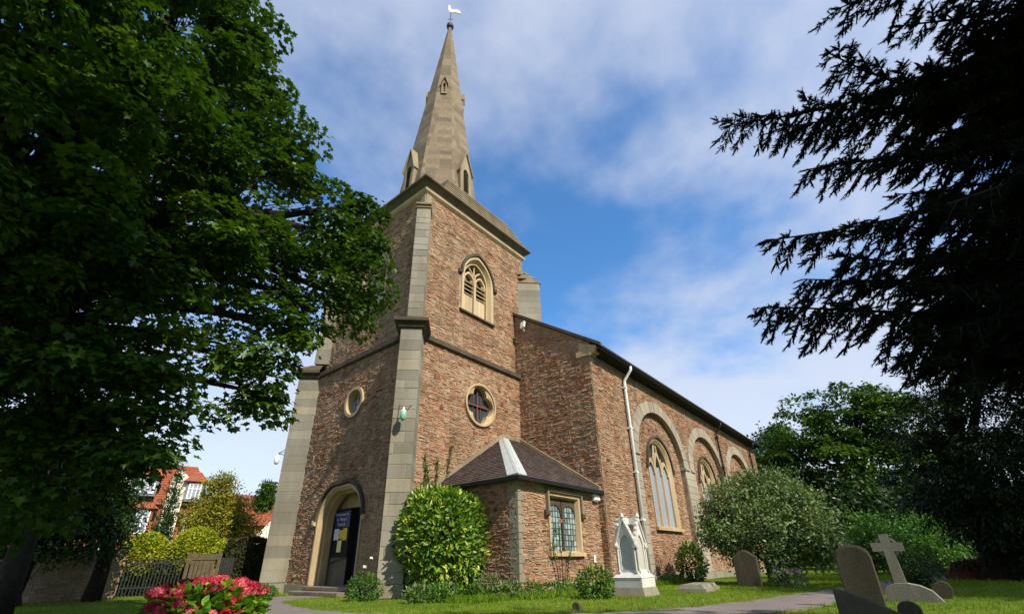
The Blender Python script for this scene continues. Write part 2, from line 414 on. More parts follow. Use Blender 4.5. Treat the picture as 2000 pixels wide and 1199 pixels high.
mb = MB()
lowS = [(XL, 0), (XLE, 0), (XLE, ZS), (XL, ZS)]; lowW = [(YL, 0), (YLN, 0), (YLN, ZS), (YL, ZS)]
mb.sheet(fS, lowS, [quat_hole]); mb.sheet(fW, lowW, [round_hole, door_hole])
upS = [(XW, ZS), (XE, ZS), (XE, 15.5), (XW, 15.5)]; upW = [(YS, ZS), (YNO, ZS), (YNO, 15.5), (YS, 15.5)]
mb.sheet(fSu, upS, [bel_hole(BW[0])]); mb.sheet(fWu, upW, [bel_hole(15.4)])
for (xa, xb, ya, yb, za, zb) in ((XL, XLE, YL, YLN, 0, ZS), (XW, XE, YS, YNO, ZS, 15.5)):
    mb.face([(xb, ya, za), (xb, yb, za), (xb, yb, zb), (xb, ya, zb)]); mb.face([(xb, yb, za), (xa, yb, za), (xa, yb, zb), (xb, yb, zb)])
    mb.face([(xa, ya, zb), (xb, ya, zb), (xb, yb, zb), (xa, yb, zb)])
tower = mb.build('tower_wall', M['mortar'], church)
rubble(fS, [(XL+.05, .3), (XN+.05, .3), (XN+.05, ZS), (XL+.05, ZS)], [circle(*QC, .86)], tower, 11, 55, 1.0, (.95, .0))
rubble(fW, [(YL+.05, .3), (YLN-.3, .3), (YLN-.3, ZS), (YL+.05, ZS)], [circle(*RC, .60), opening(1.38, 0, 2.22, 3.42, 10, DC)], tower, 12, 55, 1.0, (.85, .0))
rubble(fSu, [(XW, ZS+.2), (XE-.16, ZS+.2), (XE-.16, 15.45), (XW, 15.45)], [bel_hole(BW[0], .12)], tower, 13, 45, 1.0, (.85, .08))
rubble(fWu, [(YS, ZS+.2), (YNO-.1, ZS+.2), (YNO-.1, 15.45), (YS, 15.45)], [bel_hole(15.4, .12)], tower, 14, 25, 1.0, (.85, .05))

# plinths: low ashlar footing along every wall
mb = MB()
mb.fbox(fS, XL, XV, 0, .30, -.3, .07); mb.fbox(fW, YL, 14.0, 0, .27, -.3, .07); mb.fbox(fW, 16.6, YLN, 0, .29, -.3, .07)
mb.fbox(fVS, XV-.06, XN, 0, .17, -.3, .06); mb.fbox(fVW, YV+.02, YL-.08, 0, .17, -.3, .058)
mb.fbox(fNS, XN-.05, XEND, 0, .27, -.2, .08); mb.fbox(fNW, YNV+.01, YV-.005, 0, .27, -.2, .075)
mb.build('plinth', M['plinth'], church)

# diagonal buttresses of coursed ashlar
def diag_frame(cx, cy, du, dv): return Frame((cx, cy, 0), Vector((-dv, du, 0)), Vector((du, dv, 0)))
def buttress(fr, hw, d1, z0, z1, seed, name='buttress', course=(.27, .42), singles=True, split=.62):
    R = random.Random(seed); core = MB(); core.fbox(fr, -hw+.008, hw-.008, z0, z1, -.55, d1-.010); b = core.build(name, M['mortar'], church)
    z = z0; k = 0; joined = MB()
    while z < z1-.01:
        h = R.uniform(*course)
        if z1-z-h < .2: h = z1-z
        if R.random() < split: c = R.choice((-.30, -.12, .1, .26))*hw*2+R.uniform(-.03, .03); cuts = [-hw, c, hw]
        else: cuts = [-hw, hw]
        for a, e_ in zip(cuts, cuts[1:]):
            m_ = MB() if singles else joined; rr = R.random()
            m_.cur = rr; m_.bbox(fr, a+.003, e_-.003, z+.003, z+h-.004, -.5, d1+R.uniform(-.004, .006), .010)
            if singles: blockobj('ashlar_block', m_, b)
        z += h; k += 1
    if not singles: joined.build('ashlar_blocks', M['ashlar'], b, kind='stuff')
    return b
fSW = diag_frame(XL, YL, -S2, -S2); fNWb = diag_frame(XL, YLN, -S2, S2); fSE = diag_frame(XE, YS, S2, -S2); fNE = diag_frame(XE, YNO, S2, S2)
fSWu = diag_frame(XW, YS, -S2, -S2); fNWu = diag_frame(XW, YNO, -S2, S2)
buttress(fSW, .36, .668, .35, 8.27, 21)
buttress(fNWb, .36, .60, .35, 8.27, 22)
buttress(fSWu, .278, .39, 8.6, 14.1, 23, course=(.26, .40))
buttress(fNWu, .278, .39, 8.95, 14.1, 24, course=(.30, .42))
buttress(fSE, .30, .86, 8.6, 13.72, 25, course=(.28, .36), split=.9)
buttress(fNE, .30, .6, 0, 13.7, 26, singles=False)
mb = MB()
mb.bbox(fSW, -.40, .40, 0, .35, -.5, .72, .03); mb.build('buttress_base', M['plinth'], church)
mb = MB(); mb.bbox(fNWb, -.42, .42, 0, .33, -.5, .72, .03); mb.build('buttress_base', M['plinth'], church)

# string course that breaks forward round the buttresses, with a sloping weathered top
def string_ring(mb, ex, za, zb, inset):
    a = [(XL-ex, YL-ex), (XLE+ex, YL-ex), (XLE+ex, YLN+ex), (XL-ex, YLN+ex)]
    rows = [[(XL+.05, YL+.05), (XLE-.05, YL+.05), (XLE-.05, YLN-.05), (XL+.05, YLN-.05)], a, a, [(XW+.02, YS+.02), (XE-.02, YS+.02), (XE-.02, YNO-.02), (XW+.02, YNO-.02)]]
    zs = [za, za+.10, zb-.08, zb+inset]
    R_ = [[Vector((x, y, z)) for x, y in r] for r, z in zip(rows, zs)]
    for k in range(3): mb.strip(R_[k], R_[k+1], True)
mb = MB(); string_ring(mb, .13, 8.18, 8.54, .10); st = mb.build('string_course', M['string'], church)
for fr, d1, d2, nm in ((fSW, .668, .66, 'a'), (fNWb, .60, .62, 'b')):
    mb = MB()
    def ringb(hw, d, z): return [fr.p(-hw, z, -.3), fr.p(-hw, z, d), fr.p(hw, z, d), fr.p(hw, z, -.3)]
    lev = [ringb(.38, d1+.02, 8.20), ringb(.44, d1+.08, 8.24), ringb(.46, d1+.10, 8.36), ringb(.59, d1+.22, 8.42), ringb(.59, d1+.22, 8.54), ringb(.30, .18, 8.86)]
    for p, q in zip(lev, lev[1:]): mb.strip(p, q, False)
    mb.face(lev[0]); mb.face(lev[-1]); mb.build('buttress_cap', M['string'], church)
# weathered tops of the upper buttresses
for fr, hw, d1, z in ((fSWu, .278, .39, 14.1), (fNWu, .278, .39, 14.1)):
    mb = MB(); mb.bbox(fr, -hw-.03, hw+.03, z, z+.07, -.3, d1+.05, .012); mb.bbox(fr, -hw+.04, hw-.04, z+.07, z+.17, -.3, d1-.10, .01)
    pts = [fr.p(-hw-.03, z+.17, d1+.07), fr.p(hw+.03, z+.17, d1+.07), fr.p(hw+.03, z+.17, -.3), fr.p(-hw-.03, z+.17, -.3), fr.p(-hw-.03, z+.25, d1+.07), fr.p(hw+.03, z+.25, d1+.07), fr.p(hw+.03, z+.75, -.3), fr.p(-hw-.03, z+.75, -.3)]
    mb.hexa(pts); mb.build('buttress_top', M['cornice'], church)
mb = MB(); P = fSE.p
for k, (da, db, z) in enumerate(((.88, .55, 13.72), (.57, .25, 13.98), (.27, -.1, 14.22))):
    mb.hexa([P(-.33, z, da+.04), P(.33, z, da+.04), P(.33, z, -.3), P(-.33, z, -.3), P(-.33, z+.08, da+.04), P(.33, z+.08, da+.04), P(.33, z+.30, db-.2), P(-.33, z+.30, db-.2)])
mb.build('buttress_top', M['cornice'], church)
# quoins on the south-west and south-east edges of the upper stage
R = random.Random(5); z = 8.7; mb = MB(); k = 0
qo = MB()
while z < 15.2:
    h = R.uniform(.28, .4); qo.cur = R.random()
    qo.bbox(fSu, XE-.16-.12*(k % 2), XE+.012, z, z+h-.008, -.05, .035, .01); z += h; k += 1
qo.build('quoins', M['cornice'], church)
qo = MB(); qo.bbox(fSu, XW+.0, XW+.32, 14.55, 15.3, -.02, .045, .012); qo.bbox(fWu, YS, YS+.3, 14.5, 15.3, -.02, .046, .012); qo.build('quoins', M['cornice'], church)

# cornice and stepped roof of the tower
def sq_ring(e_, z): return [Vector((XW-e_, YS-e_, z)), Vector((XE+e_, YS-e_, z)), Vector((XE+e_, YNO+e_, z)), Vector((XW-e_, YNO+e_, z))]
mb = MB()
prof = [(-.02, 15.24), (.06, 15.28), (.14, 15.36), (.16, 15.45), (.10, 15.50)]
for (a, z0), (b, z1) in zip(prof, prof[1:]): mb.strip(sq_ring(a, z0), sq_ring(b, z1), True)
mb.build('cornice_moulding', M['cream'], church)
mb = MB(); prof = [(.09, 15.49), (.12, 15.62), (.26, 15.76), (.36, 15.80), (.38, 15.82), (.38, 15.90), (.30, 15.955), (-.2, 16.02)]
for (a, z0), (b, z1) in zip(prof, prof[1:]): mb.strip(sq_ring(a, z0), sq_ring(b, z1), True)
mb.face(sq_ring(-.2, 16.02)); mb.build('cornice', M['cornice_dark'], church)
TC = (12.66, 15.40)
def octa(r, z, rot=0.0): return [Vector((TC[0]+r/math.cos(math.pi/8)*math.cos(math.pi/8+k*math.pi/4+rot), TC[1]+r/math.cos(math.pi/8)*math.sin(math.pi/8+k*math.pi/4+rot), z)) for k in range(8)]
apo = lambda z: 2.02*(36.0-z)/16.95/1.03
mb0 = MB(); mb0.box((XW+1.1, YS+.30, 15.97), (XE-1.25, YNO-.4, 16.86)); stp = mb0.build('stepped_roof', M['string'], church)
for k in range(6):
    e_ = .30-.04*k; z = 15.99+.165*k
    for side in range(2):
        m_ = MB(); m_.cur = rng.random()
        if side == 0: m_.box((XW+.75+.07*k, YS-e_, z), (XE+.02-.24*k, YS-e_+.6, z+.065))
        else: m_.box((XE+e_-.5, YS+.6+.07*k, z), (XE+e_, YNO-.6-.07*k, z+.065))
        link('roof_step', m_.mesh('roof_step', M['cornice']), stp)

# octagonal spire in courses
mb = MB(); zs = [16.0]
while zs[-1] < 35.2: zs.append(min(35.2, zs[-1]+rng.uniform(.32, .46)))
for k, (a, b) in enumerate(zip(zs, zs[1:])):
    o0 = octa(apo(a)+rng.uniform(-.005, .005), a); o1 = octa(apo(b)+.004, b-.006); o2 = octa(apo(b)-.004, b)
    for q in range(8):
        nb_ = max(1, int(apo(a)*2.0)); cut = [0]+sorted((j+rng.uniform(.25, .75))/nb_ for j in range(nb_-1) if True)[:nb_-1]+[1]
        for f0, f1 in zip(cut, cut[1:]):
            L_ = lambda o_, f: o_[q].lerp(o_[(q+1) % 8], f)
            mb.cur = rng.random(); mb.face([L_(o0, f0), L_(o0, f1), L_(o1, f1), L_(o1, f0)]); mb.face([L_(o1, f0), L_(o1, f1), L_(o2, f1), L_(o2, f0)])
mb.face(octa(apo(35.2), 35.2)); spire = mb.build('spire', M['spire'], church)
mb = MB(); mb.lathe((TC[0], TC[1], 35.0), [(.13, 0), (.24, .12), (.26, .34), (.14, .42), (.09, .62), (.03, .70)], 10); mb.build('finial', M['black'], spire)
def lucarne(ang, z0, z1, hw, proj, louv):
    d = Vector((math.cos(ang), math.sin(ang), 0)); fr = Frame((TC[0], TC[1], 0), Vector((-d.y, d.x, 0)), d)
    dep = apo(z0)+proj; zt = z1; zsn = z0+(z1-z0)*.62
    hole = opening(hw*.46, z0+.12, zsn-.25*hw, zsn+.55*hw, 6)
    m_ = MB(); gable = [(-hw, z0), (hw, z0), (hw, zsn), (0, zt-.1), (-hw, zsn)]
    lean = (apo(z0)-apo(z1))/(z1-z0)*.35
    class F2(Frame):
        def p(s, u, z, d=0.0): return s.o+s.U*u+s.V*z+s.N*(d-lean*(z-z0))
    f2 = F2(fr.o, fr.U, fr.N)
    m_.sheet(f2, gable, [hole], dep)
    for (a, b) in (((-hw, z0), (-hw, zsn)), ((hw, z0), (hw, zsn))): m_.face([f2.p(*a, dep), f2.p(*b, dep), f2.p(*b, dep-1.2), f2.p(*a, dep-1.2)])
    m_.strip([f2.p(u, z, dep) for u, z in hole], [f2.p(u, z, dep-.22) for u, z in hole], True)
    L = m_.build('lucarne', M['cornice'], spire)
    # (third level is the spire's own parts; the louvres and roof of the dormer are joined to it as siblings)
    m_ = MB()
    for s in (-1, 1):
        e0, e1 = (s*(hw+.06), zsn-.10), (0, zt)
        m_.hexa([f2.p(*e0, dep+.10), f2.p(e1[0], e1[1], dep+.10), f2.p(e1[0], e1[1], dep-1.6), f2.p(*e0, dep-1.2), f2.p(e0[0], e0[1]+.12, dep+.10), f2.p(e1[0], e1[1]+.14, dep+.10), f2.p(e1[0], e1[1]+.14, dep-1.6), f2.p(e0[0], e0[1]+.12, dep-1.2)])
    m_.build('lucarne_roof', M['cornice'], spire)
    m_ = MB(); m_.sheet(f2, hole, (), dep-.20); m_.build('lucarne_shade_sheet', M['dark'], spire)  # near-black sheet paints the shade inside the dormer
    if louv:
        m_ = MB(); z = z0+.2
        while z < zsn: m_.hexa([f2.p(-hw*.45, z, dep-.03), f2.p(hw*.45, z, dep-.03), f2.p(hw*.45, z+.08, dep-.15), f2.p(-hw*.45, z+.08, dep-.15), f2.p(-hw*.45, z+.03, dep-.03), f2.p(hw*.45, z+.03, dep-.03), f2.p(hw*.45, z+.11, dep-.15), f2.p(-hw*.45, z+.11, dep-.15)]); z += .16
        m_.build('lucarne_louvres', M['wood'], spire)
for q in range(4): lucarne(q*math.pi/2, 17.4, 21.2, .41, .07, True)
for q in range(4): lucarne(math.pi/4+q*math.pi/2, 26.5, 28.0, .17, .08, False)

# gilded weathercock on an iron rod: its own thing
wc = thing('weathercock', 'gilded weathercock turning on an iron rod at the spire tip', 'weathercock', (TC[0], TC[1], 35.7))
mb = MB(); mb.tube([(TC[0], TC[1], 35.6), (TC[0], TC[1], 37.0)], .035, 8)
mb.tube([(TC[0]-.12, TC[1]+.14, 36.15), (TC[0]+.12, TC[1]-.14, 36.15)], .02, 6); mb.tube([(TC[0]-.14, TC[1]-.12, 36.3), (TC[0]+.14, TC[1]+.12, 36.3)], .02, 6); mb.build('rod', M['black'], wc)
wf = Frame((TC[0], TC[1], 36.95), Vector((.77, -.64, 0)), Vector((-.64, -.77, 0)))
out = [(-.05, 0), (.12, .0), (.32, .12), (.55, .05), (.72, .06), (.70, .30), (.55, .46), (.36, .50), (.20, .42), (.08, .40), (-.02, .52), (-.06, .72), (-.10, .86), (-.17, .88), (-.22, .80), (-.30, .74), (-.22, .70), (-.24, .50), (-.22, .25)]
mb = MB(); mb.prism(wf, out, -.03, .03); mb.build('cock', M['gold'], wc)

# ---------------------------------------------------------------- windows and door of the tower
def offs(pts, c, k): return [(c[0]+(u-c[0])*k, c[1]+(z-c[1])*k) for u, z in pts]
# quatrefoil window in the south wall
w = MB(); n = 48; ro = circle(*QC, .86, n); qi = quatrefoil(*QC, .765, n)
w.band(fS, ro, circle(*QC, .785, n), -.10, .11, True); w.strip([fS.p(u, z, .07) for u, z in circle(*QC, .785, n)], [fS.p(u, z, .02) for u, z in qi], True)
w.strip([fS.p(u, z, .02) for u, z in qi], [fS.p(u, z, -.26) for u, z in qi], True)
qw = w.build('quatrefoil_window', M['cream'], church)
g = MB(); g.sheet(fS, offs(qi, QC, 1.02), (), -.20); g.build('pane', M['darkglass'], qw)
g = MB(); g.fbox(fS, QC[0]-.025, QC[0]+.025, QC[1]-.66, QC[1]+.66, -.17, -.12); g.fbox(fS, QC[0]-.66, QC[0]+.66, QC[1]-.025, QC[1]+.025, -.165, -.115); g.build('bar', M['rust'], qw)
for du in (-.22, .22):
    g = MB(); g.fbox(fS, QC[0]+du-.01, QC[0]+du+.01, QC[1]-.45, QC[1]+.45, -.185, -.16); g.build('bar', M['rust'], qw)
# round window in the west wall
w = MB(); w.band(fW, circle(*RC, .60, n), circle(*RC, .49, n), -.1, .09, True); w.strip([fW.p(u, z, .085) for u, z in circle(*RC, .49, n)], [fW.p(u, z, -.22) for u, z in circle(*RC, .42, n)], True)
rw = w.build('round_window', M['cream'], church)
g = MB()
for a in range(-4, 4):
    for b in range(-4, 4):
        u0, z0 = RC[0]+a*.11, RC[1]+b*.11
        if math.hypot(a+.5, b+.5)*.11 < .44:
            g.cur = rng.random(); g.face([fW.p(u0, z0, -.19), fW.p(u0+.11, z0, -.19+rng.uniform(-.006, .006)), fW.p(u0+.11, z0+.11, -.19), fW.p(u0, z0+.11, -.19+rng.uniform(-.006, .006))])
g.build('pane', M['navewin'], rw)
g = MB(); k_ = .33
for t in (-.22, 0, .22): g.fbox(fW, RC[0]+t-.012, RC[0]+t+.012, RC[1]-.42, RC[1]+.42, -.18, -.165); g.fbox(fW, RC[0]-.42, RC[0]+.42, RC[1]+t-.012, RC[1]+t+.012, -.182, -.167)
g.build('lead_cames', M['leadline'], rw)

def hood(mb, fr, hw, zs, za, u, th=.09, d=.10, stop=True):
    o_, i_ = pointed(hw+th, zs, za+th*1.35, 10, u), pointed(hw, zs, za, 10, u)
    mb.band(fr, o_, i_, -.03, d)
def stops(fr, hw, zs, u, parent, mat='string'):
    for s in (-1, 1):
        m_ = MB(); m_.bbox(fr, u+s*(hw+.08)-.09, u+s*(hw+.08)+.09, zs-.13, zs+.06, -.05, .14, .04); m_.build('label_stop', M[mat], parent)

# belfry windows: two louvred lights with tracery above boarded panels
def belfry(fr, u, full=True):
    zb, zs_, za = BW[1], BW[2], BW[3]; w = MB()
    o_, m1, m2 = opening(1.0, zb, zs_, za+.04, 10, u), opening(.88, zb, zs_, za-.12, 10, u), opening(.78, zb, zs_, za-.26, 10, u)
    w.band(fr, o_, m1, -.06, .06); w.strip([fr.p(a, z, .06) for a, z in m1], [fr.p(a, z, -.12) for a, z in m2]); w.band(fr, m2, opening(.72, zb, zs_, za-.34, 10, u), -.45, -.11)
    ww = w.build('belfry_window', M['cream'], church)
    t = MB(); t.fbox(fr, u-.06, u+.06, zb, zs_+.15, -.34, -.14)
    for s in (-1, 1):                          # heads of the two lights, branching mullion
        c = u+s*.36
        a1 = pointed(.36, zs_-.10, zs_+.42, 7, c); a2 = pointed(.28, zs_-.10, zs_+.31, 7, c); t.band(fr, a1, a2, -.32, -.16)
        t.tube([fr.p(u+s*.02, zs_+.12, -.24), fr.p(u+s*.12, zs_+.45, -.24), fr.p(u+s*.34, zs_+.66, -.24), fr.p(u+s*.50, zs_+.70, -.24)], .05, 6)
        for s2 in (-1, 1): t.tube([fr.p(c+s2*.28, zs_+.02, -.24), fr.p(c+s2*.11, zs_-.02, -.24)], [.06, .02], 6)
    t.tube([fr.p(u, zs_+.35, -.24), fr.p(u, za-.36, -.24)], [.05, .035], 6)
    t.build('tracery', M['cream'], ww)
    z = zb+1.02
    for k in range(4):
        for s in (-1, 1):
            l = MB(); a, b = sorted((u+s*.07, u+s*.71)); zt = z+k*.21
            l.hexa([fr.p(a, zt, -.16), fr.p(b, zt, -.16), fr.p(b, zt+.12, -.36), fr.p(a, zt+.12, -.36), fr.p(a, zt+.03, -.16), fr.p(b, zt+.03, -.16), fr.p(b, zt+.15, -.36), fr.p(a, zt+.15, -.36)])
            if full or k < 3: l.build('louvre', M['cream'], ww)
    for s in (-1, 1):
        for k in range(3):
            l = MB(); l.cur = rng.random(); a = u+s*.39+(k-1)*.21; l.bbox(fr, a-.10, a+.10, zb, zb+1.0, -.30, -.20, .01); l.build('board', M['cream'], ww)
    l = MB(); l.sheet(fr, opening(.9, zb, zs_, za-.1, 10, u), (), -.46); l.build('belfry_shade_sheet', M['dark'], ww)  # near-black backing sheet, painted shade of the space behind the louvres
    l = MB(); hood(l, fr, .99, zs_-.02, za+.06, u, .10, .13); l.build('hood_mould', M['string'], ww)
    stops(fr, 1.06, zs_, u, ww)
    l = MB(); l.hexa([fr.p(u-1.08, zb-.12, .13), fr.p(u+1.08, zb-.12, .13), fr.p(u+1.08, zb-.12, -.3), fr.p(u-1.08, zb-.12, -.3), fr.p(u-1.08, zb-.05, .13), fr.p(u+1.08, zb-.05, .13), fr.p(u+1.08, zb+.06, -.3), fr.p(u-1.08, zb+.06, -.3)]); l.build('sill', M['string'], ww)
belfry(fSu, BW[0]); belfry(fWu, 15.4)

# west door: chamfered cream surround, porch recess, notice board and blue door
dz = .25; w = MB()
o0, o1, o2, o3 = opening(1.40, dz, 2.22, 3.44, 10, DC), opening(1.33, dz, 2.22, 3.36, 10, DC), opening(1.25, dz, 2.22, 3.27, 10, DC), opening(1.20, dz, 2.22, 3.21, 10, DC)
w.band(fW, o0, o1, -.10, .05); w.strip([fW.p(u, z, .05) for u, z in o1], [fW.p(u, z, -.05) for u, z in o2]); w.strip([fW.p(u, z, -.05) for u, z in o2], [fW.p(u, z, -.22) for u, z in o2])
w.strip([fW.p(u, z, -.22) for u, z in o2], [fW.p(u, z, -.25) for u, z in o3]); w.strip([fW.p(u, z, -.25) for u, z in o3], [fW.p(u, z, -.50) for u, z in o3])
dr = w.build('doorway', M['cream'], church)
l = MB(); hood(l, fW, 1.42, 2.30, 3.48, DC, .09, .12); l.build('hood_mould', M['string'], dr); stops(fW, 1.45, 2.28, DC, dr, 'cream')
PB = -1.9                                         # back of the porch
l = MB(); i0 = opening(1.28, dz, 2.25, 3.25, 8, DC)
l.strip([fW.p(u, z, -.49) for u, z in i0], [fW.p(u, z, PB) for u, z in i0]); l.sheet(fW, i0, (), PB); l.build('porch_lining', M['step'], dr)
l = MB(); l.fbox(fW, DC-1.27, DC+1.27, dz-.06, dz+.004, PB, -.05); l.build('porch_floor', M['step'], dr)
fB = Frame((XL+.86, 0, 0), Y, -X)
l = MB(); l.fbox(fB, 14.05, 15.52, dz, 2.75, -.05, 0); l.build('door_leaf', M['blue'], dr)
for (z0_, z1_) in ((dz+.1, 1.2), (1.3, 2.65)): l = MB(); l.fbox(fB, 14.2, 15.4, z0_, z1_, .0, .012); l.build('door_panel', M['blue'], dr)
l = MB(); l.sheet(fW, [(15.50, 2.72), (16.56, 2.72), (16.56, 2.2), (16.55, 2.3)]+[p for p in opening(1.25, dz, 2.25, 3.24, 8, DC) if p[1] > 2.73][::-1], (), -.62) if False else l.fbox(fW, 14.1, 16.5, 2.74, 3.3, -.9, -.7); l.build('porch_tympanum', M['cream'], dr)
fN = Frame((XL+.56, 0, 0), Y, -X)
nb = thing('notice_board', 'dark blue church notice board with pinned papers inside the arched west doorway', 'notice board', (XL+.56, 16.0, 1.2))
u0, u1 = 15.50, 16.54
l = MB(); l.fbox(fN, u0, u1, 1.12, 2.66, -.05, 0); l.build('board', M['dark'], nb)
l = MB(); l.fbox(fN, u0+.01, u1-.01, 2.08, 2.64, 0, .02); hd = l.build('header', M['blue'], nb)
def text(body, fr, u, z, size, d, mat, parent, name='lettering', up=Z):
    cu = bpy.data.curves.new(name, 'FONT'); cu.body = body; cu.size = size; cu.align_x = 'CENTER'; cu.align_y = 'CENTER'; cu.extrude = .002; cu.resolution_u = 2
    t = bpy.data.objects.new(name, cu); COL.objects.link(t)
    bpy.context.view_layer.update(); dg = bpy.context.evaluated_depsgraph_get(); me = bpy.data.meshes.new_from_object(t.evaluated_get(dg)); bpy.data.objects.remove(t)
    rgt = up.cross(fr.N).normalized(); o_ = fr.p(u, z, d)
    me.transform(Matrix(((rgt.x, up.x, fr.N.x, o_.x), (rgt.y, up.y, fr.N.y, o_.y), (rgt.z, up.z, fr.N.z, o_.z), (0, 0, 0, 1))))
    me.materials.clear(); me.materials.append(mat); return link(name, me, parent)
M['letter'] = m_plain('pale_lettering', (.62, .66, .8), .6, 0, .05)
uc = (u0+u1)/2+.02
text('Welcome to', fN, uc, 2.53, .165, .022, M['letter'], nb); text("St. Mary's", fN, uc, 2.36, .165, .022, M['letter'], nb); text('Church', fN, uc, 2.19, .165, .022, M['letter'], nb)
M['paper_w'] = m_plain('white_paper', (.72, .72, .82), .7, 0, .05); M['paper_y'] = m_plain('yellow_paper', (.72, .50, .05), .7, 0, .05); M['paper_l'] = m_plain('lemon_paper', (.80, .76, .28), .7, 0, .05)
for (a, b, z0, z1, mt) in ((16.14, 16.44, 1.68, 2.05, 'paper_w'), (15.90, 16.12, 1.71, 2.0, 'paper_y'), (15.62, 15.89, 1.66, 2.05, 'paper_y'), (15.90, 16.16, 1.28, 1.66, 'paper_l')):
    l = MB(); l.fbox(fN, a, b, z0, z1, .001, .006); l.build('paper', M[mt], nb)
l = MB(); l.fbox(fN, u0, u1, dz, 1.12, -.05, -.02); l.build('inner_panel', M['step'], dr)
l = MB(); l.tube([fN.p(16.40, .92, .05), fN.p(15.5, 1.12, .05)], .022, 6); l.build('handrail', M['blue'], dr)
# steps up to the door
l = MB(); l.bbox(fW, 13.85, 16.75, 0, .125, -.2, .62, .02); l.build('door_step', M['step'], church)
l = MB(); l.bbox(fW, 13.95, 16.62, .127, .248, -.2, .26, .02); l.build('door_step', M['step'], church)

# ---------------------------------------------------------------- nave
AR = [21.11, 27.62, 34.13]; AHW, ASZ, ARI, ATH = 2.57, 4.92, 2.28, .58
def arch_in(c): return [(c-AHW, .27)]+ellarch(AHW, ASZ, ARI, 24, c)+[(c+AHW, .27)]
ZE = 8.35
mb = MB()
mb.sheet(fNW, [(YNV, 0), (YNN, 0), (YNN, 8.95), (15.4, 13.75), (YNV, 8.95)]); mb.sheet(fNS, [(XN, 0), (XEND, 0), (XEND, 8.9), (XN, 8.9)], [arch_in(c) for c in AR])
NW_HW, NW_Z0, NW_ZS, NW_ZA = 1.33, 2.12, 4.62, 6.02
for c in AR:
    a_ = arch_in(c); mb.strip([fNS.p(u, z, 0) for u, z in a_], [fNP.p(u, z, 0) for u, z in a_])
    mb.sheet(fNP, [(c-AHW-.02, .2)]+ellarch(AHW+.02, ASZ, ARI+.02, 24, c)+[(c+AHW+.02, .2)], [opening(NW_HW, NW_Z0, NW_ZS, NW_ZA, 10, c)])
mb.face([(XEND, YNV, 0), (XEND, YNN, 0), (XEND, YNN, 9), (XEND, 15.4, 13.7), (XEND, YNV, 9)]); mb.face([(XN, YNN, 0), (XEND, YNN, 0), (XEND, YNN, 9), (XN, YNN, 9)])
nave = mb.build('nave_wall', M['mortar'], church)
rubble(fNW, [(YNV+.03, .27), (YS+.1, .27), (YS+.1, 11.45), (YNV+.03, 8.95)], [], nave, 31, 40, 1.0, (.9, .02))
ring_o = lambda c: [(c-AHW-.70, .2)]+ellarch(AHW+ATH, ASZ, ARI+.52, 24, c)+[(c+AHW+.70, .2)]
rubble(fNS, [(XN+.02, .27), (XEND, .27), (XEND, ZE), (XN+.02, ZE)], [ring_o(c) for c in AR]+[[(c-3.4, .2), (c-2.5, .2), (c-2.5, 4.95), (c-3.4, 4.95)] for c in AR[1:]], nave, 32, 45, 1.0, (.9, .0))
for k, c in enumerate(AR):
    rubble(fNP, [(c-AHW, .27)]+ellarch(AHW, ASZ, ARI, 24, c)+[(c+AHW, .27)], [opening(NW_HW+.03, NW_Z0-.12, NW_ZS, NW_ZA+.05, 10, c)], nave, 33+k, 20 if k == 0 else 0, 1.0, (.9, .0))
# arch rings of voussoirs on ashlar jambs
for c in AR:
    nv = 17; base = MB(); base.sheet(fNS, [(c-AHW-ATH, ASZ)]+ellarch(AHW+ATH, ASZ, ARI+.52, 24, c)+ellarch(AHW, ASZ, ARI, 24, c)[::-1], (), .004); ar = base.build('blind_arch', M['mortar'], church)
    for k in range(nv):
        t0, t1 = math.pi*k/nv+.006, math.pi*(k+1)/nv-.006; m_ = MB(); m_.cur = rng.random(); pts = []
        for t in (t0, (t0+t1)/2, t1): pts.append((c-(AHW)*math.cos(t), ASZ+ARI*math.sin(t)))
        for t in (t1, (t0+t1)/2, t0): pts.append((c-(AHW+ATH)*math.cos(t), ASZ+(ARI+.52)*math.sin(t)))
        m_.prism(fNS, pts, -.20, .045+rng.uniform(-.004, .004)); blockobj('voussoir', m_, ar, 'archstone')
    jambs = [(c-AHW-.72, c-AHW)] if c == AR[0] else [(c-AHW-1.37+.03, c-AHW)]
    if c == AR[-1]: jambs.append((c+AHW, c+AHW+.72))
    for a, b in jambs:
        z = .27
        while z < ASZ-.01:
            h = rng.uniform(.30, .44); h = ASZ-z if ASZ-z-h < .2 else h
            cut = rng.choice((None, .4, .6)) if b-a > .8 else None
            segs = [(a, b)] if cut is None else [(a, a+(b-a)*cut), (a+(b-a)*cut, b)]
            for p, q in segs:
                m_ = MB(); m_.cur = rng.random(); m_.bbox(fNS, p+.004, q-.004, z+.004, z+h-.004, -.2, .045+rng.uniform(-.004, .004), .01); blockobj('ashlar_block', m_, ar, 'archstone')
            z += h
    m_ = MB()
    for s in (-1, 1): a = c+s*AHW; m_.fbox(fNS, min(a, a+s*.55)-.03, max(a, a+s*.55)+.03, ASZ-.06, ASZ+.05, -.2, .10)
    m_.build('impost', M['archstone'], ar)

